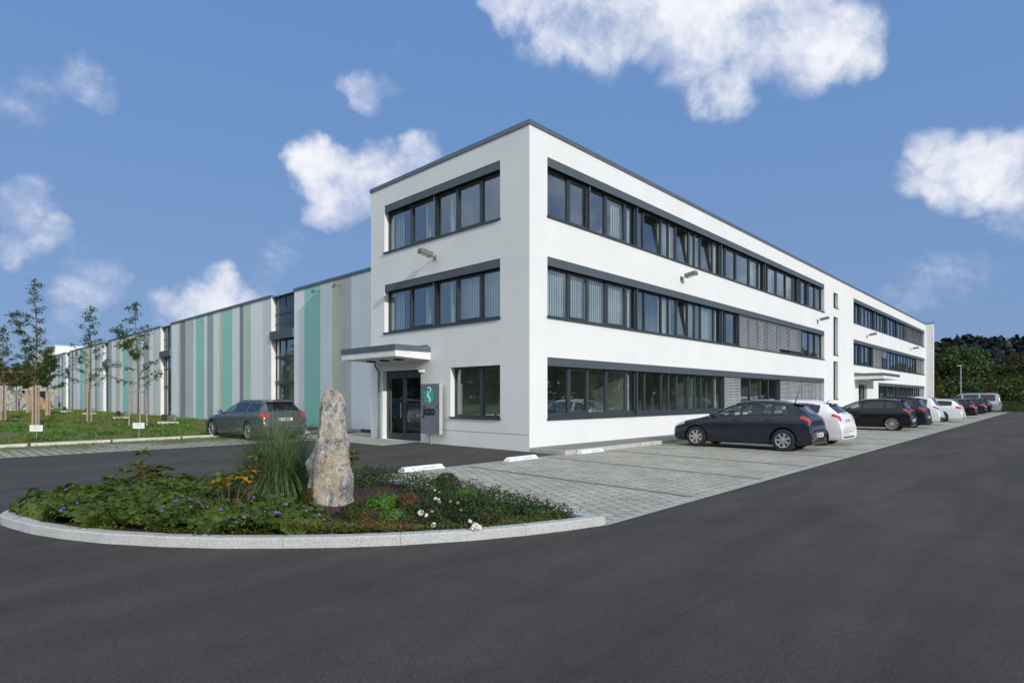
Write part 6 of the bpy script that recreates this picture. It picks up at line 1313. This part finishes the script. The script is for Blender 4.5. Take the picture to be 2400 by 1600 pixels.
BT = [(2235, 92, 10.7, 10, M_t1, 'tall dark green tree right behind the end of the office block', 14000), (2186, 100, 10.4, 9, M_t1, 'dark green tree half hidden by the end wall of the office block', 8000), (2290, 98, 9.6, 8.5, M_t1, 'dark green tree on the right flank of the tallest one', 9000),
      (2330, 92, 7.4, 7.5, M_t2, 'olive-green tree with yellowish top in the middle of the far row', 9000), (2375, 90, 7.2, 7.5, M_t2, 'olive-green tree behind the staked sapling', 9000), (2415, 86, 7.9, 8, M_t2, 'yellow-green tree at the right edge of the picture', 9000), (2400, 112, 11.4, 9, M_t3, 'tall brownish tree at the right edge behind the olive row', 8000), (2460, 92, 8.6, 8, M_t2, 'olive tree just outside the right picture edge', 6000)]
for i, (px, dpt, h, w, lm, lab, n) in enumerate(BT): big_tree('broadleaf_tree', dp(px, dpt), h, w, 60 + i, lm, lab, int(n * 1.4), .34)
young_tree('golden_shrub_tree', dp(2192, 72), 4.6, 77, 'slim golden-leaved small tree at the foot of the office end wall', .8, 26, 1.2, leafmat('golden_leaf', (0.10, 0.08, 0.012), (0.18, 0.14, 0.02), (0.25, 0.2, 0.04), 1), 2.0, (), leafs=.24, grp=None, cl=False)
young_tree('young_tree', dp(2320, 76), 4.5, 78, 'thin brownish sapling between metal stakes at the far edge of the car park', 1.9, 18, .7, leafmat('sapling_leaf', (0.08, 0.055, 0.02), (0.13, 0.08, 0.025), (0.12, 0.12, 0.03), 1), 1.2, (), leafs=.2, cl=False)
r = empty('sapling_stakes', dp(2320, 76), YAW - R(90), label='pale stake frame round the sapling at the far right', cat='tree stakes')
for x in (-.5, .5): s = MB(); s.box((x - .04, -.04, 0), (x + .04, .04, 2.25)); s.build('stake', M_fwhite, r)
s = MB(); s.box((-.5, -.03, 2.15), (.5, .03, 2.22)); s.build('crossbar', M_fwhite, r)
# hedge in front of the trees and grass bank
P = []; gg = np.random.default_rng(5)
a0, a1 = dp(2150, 84), dp(2520, 80)
for k in range(26000):
    t = gg.random(); c = a0.lerp(a1, t); P.append((c.x + gg.normal() * 1.2, c.y + gg.normal() * 1.2, abs(gg.normal()) ** .7 * 2.0 * (1 + .5 * noise.noise((t * 22, 0, 0)))))
V, Fq = leaves(np.array(P), gg.normal(size=(26000, 3)), .38, 1.5, 5); npmesh('undergrowth', V, Fq, M_t1, kind='stuff', label='dark undergrowth below the trees beyond the car park', category='undergrowth')
def bank_z(x, y):
    d = (Vector((x, y)) - Vector((CX, CY))).dot(FW.xy); return max(-.02, min(1.0, (d - 67) * .08)) - .02 + .06 * noise.noise((x * .5, y * .5, 3))
V = []; Fq = []; nx, ny = 46, 14
for j in range(ny):
    for i in range(nx): q = dp(2170 + i * 9, 67.5 + j * 1.6); V.append((q.x, q.y, bank_z(q.x, q.y)))
Fq = [(j * nx + i, j * nx + i + 1, (j + 1) * nx + i + 1, (j + 1) * nx + i) for j in range(ny - 1) for i in range(nx - 1)]
npmesh('grass_bank', V, Fq, M_field, smooth=True, kind='structure')
n = 16000; px_ = gg.uniform(2175, 2560, n); dd_ = 67.6 + 14 * gg.random(n); P = [dp(a, b) for a, b in zip(px_, dd_)]; P = np.array([(q.x, q.y, bank_z(q.x, q.y) + .08) for q in P])
V, Fq = leaves(P, gg.normal(size=(n, 3)) * [1, 1, .4], .28, 3, 9, droop=(0, 0, .9)); npmesh('bank_grass', V, Fq, leafmat('rough_grass', (0.025, 0.045, 0.010), (0.055, 0.075, 0.018), (0.13, 0.10, 0.04), .5), kind='stuff', label='rough grass on the bank at the end of the car park', category='grass')
# street lamp
q = dp(2252, 70); r = empty('street_lamp', q, YAW - R(90), label='slim grey street lamp with a flat head at the end of the car park', cat='street lamp'); s = MB(); s.tube([(0, 0, 0), (0, 0, 5.4)], [.075, .05], 10); s.build('pole', M_alu, r, smooth=True); s = MB(); s.box((-.5, -.12, 5.38), (.05, .12, 5.5)); s.build('lamp_head', M_grey, r, bevel=.03)
q = dp(2199, 68); s = MB(); s.box((-.06, -.06, 0), (.06, .06, 1.5)); o = s.build('marker_post', M_fwhite, None, label='short pale post beside the white cars near the end wall', cat='post'); o.location = q; s = MB(); s.box((-.07, -.07, 1.5), (.07, .07, 1.56)); s.build('post_cap', M_grey, o)
# wooded hill
V = []; Fq = []; nx, ny = 60, 16
def hill_z(px, t): return -3 + 54 * min(1, t * 1.25) ** 1.3 * (.93 + .07 * math.sin(px * .011)) + 5 * noise.noise((px * .01, t * 3, 0))
for j in range(ny):
    t = j / (ny - 1)
    for i in range(nx): px = 2040 + i * 14; q = dp(px, 330 + 320 * t); V.append((q.x, q.y, hill_z(px, t)))
Fq = [(j * nx + i, j * nx + i + 1, (j + 1) * nx + i + 1, (j + 1) * nx + i) for j in range(ny - 1) for i in range(nx - 1)]
npmesh('hill', V, Fq, mat('hill_floor', (0.012, 0.02, 0.010), 1.0), smooth=True, kind='structure')
gg = np.random.default_rng(12); Vs = []; Fs = []; base_ = 0
for k in range(1500):
    t = gg.random() ** .8; px = gg.uniform(2060, 2860); q = dp(px, 330 + 320 * t); z0 = hill_z(px, t); hh = gg.uniform(9, 16); ww = hh * gg.uniform(.22, .42); m_ = 60; dd = gg.normal(size=(m_, 3)); dd /= np.linalg.norm(dd, axis=1, keepdims=True); dd[:, 2] = np.abs(dd[:, 2]); con = gg.random() < .45
    f_ = gg.uniform(0, 1, m_); wz = (1 - f_) if con else np.sqrt(1 - (f_ * 1.6 - .7) ** 2 * .8 + 1e-6); a = gg.uniform(0, 6.28, m_); P = np.stack([q.x + ww * wz * np.cos(a), q.y + ww * wz * np.sin(a), z0 + hh * f_], 1)
    v_, f2 = leaves(P, np.stack([np.cos(a), np.sin(a), np.full(m_, .6)], 1) + gg.normal(size=(m_, 3)) * .3, hh * .27, 1.3, k); Vs.append(v_); Fs.append(f2 + base_); base_ += len(v_)
npmesh('hill_forest', np.concatenate(Vs), np.concatenate(Fs), leafmat('forest_leaf', (0.006, 0.012, 0.010), (0.012, 0.020, 0.014), (0.022, 0.026, 0.014), .02, tr=.1), kind='stuff', label='dark wooded hillside on the horizon at the right', category='forest')
# distant woods round the rest of the horizon (they show in the window glass)
def belt(name, pts, h, n, lab, seed):
    gg = np.random.default_rng(seed); P = []
    for k in range(n):
        i = gg.integers(0, len(pts) - 1); a, b = pts[i], pts[i + 1]; t = gg.random(); x, y = a[0] + (b[0] - a[0]) * t, a[1] + (b[1] - a[1]) * t; hh = h * (1 + .3 * noise.noise((x * .05, y * .05, seed))); P.append((x + gg.normal() * 4, y + gg.normal() * 4, hh * gg.random() ** .7))
    V, Fq = leaves(np.array(P), gg.normal(size=(n, 3)), 2.0, 1.3, seed); npmesh(name, V, Fq, M_t2, kind='stuff', label=lab, category='wood')
belt('distant_wood', [(-30, -150), (40, -110), (120, -75), (190, -40)], 14, 16000, 'belt of trees across the road, showing only as reflections in the glass', 91)
belt('distant_wood', [(-110, -60), (-120, 20), (-100, 90), (-60, 150)], 12, 15000, 'belt of trees beyond the left edge of the lawn', 92)
belt('distant_wood', [(-70, 175), (-20, 185), (30, 190)], 9, 7000, 'dark trees behind the red-roofed house', 93)
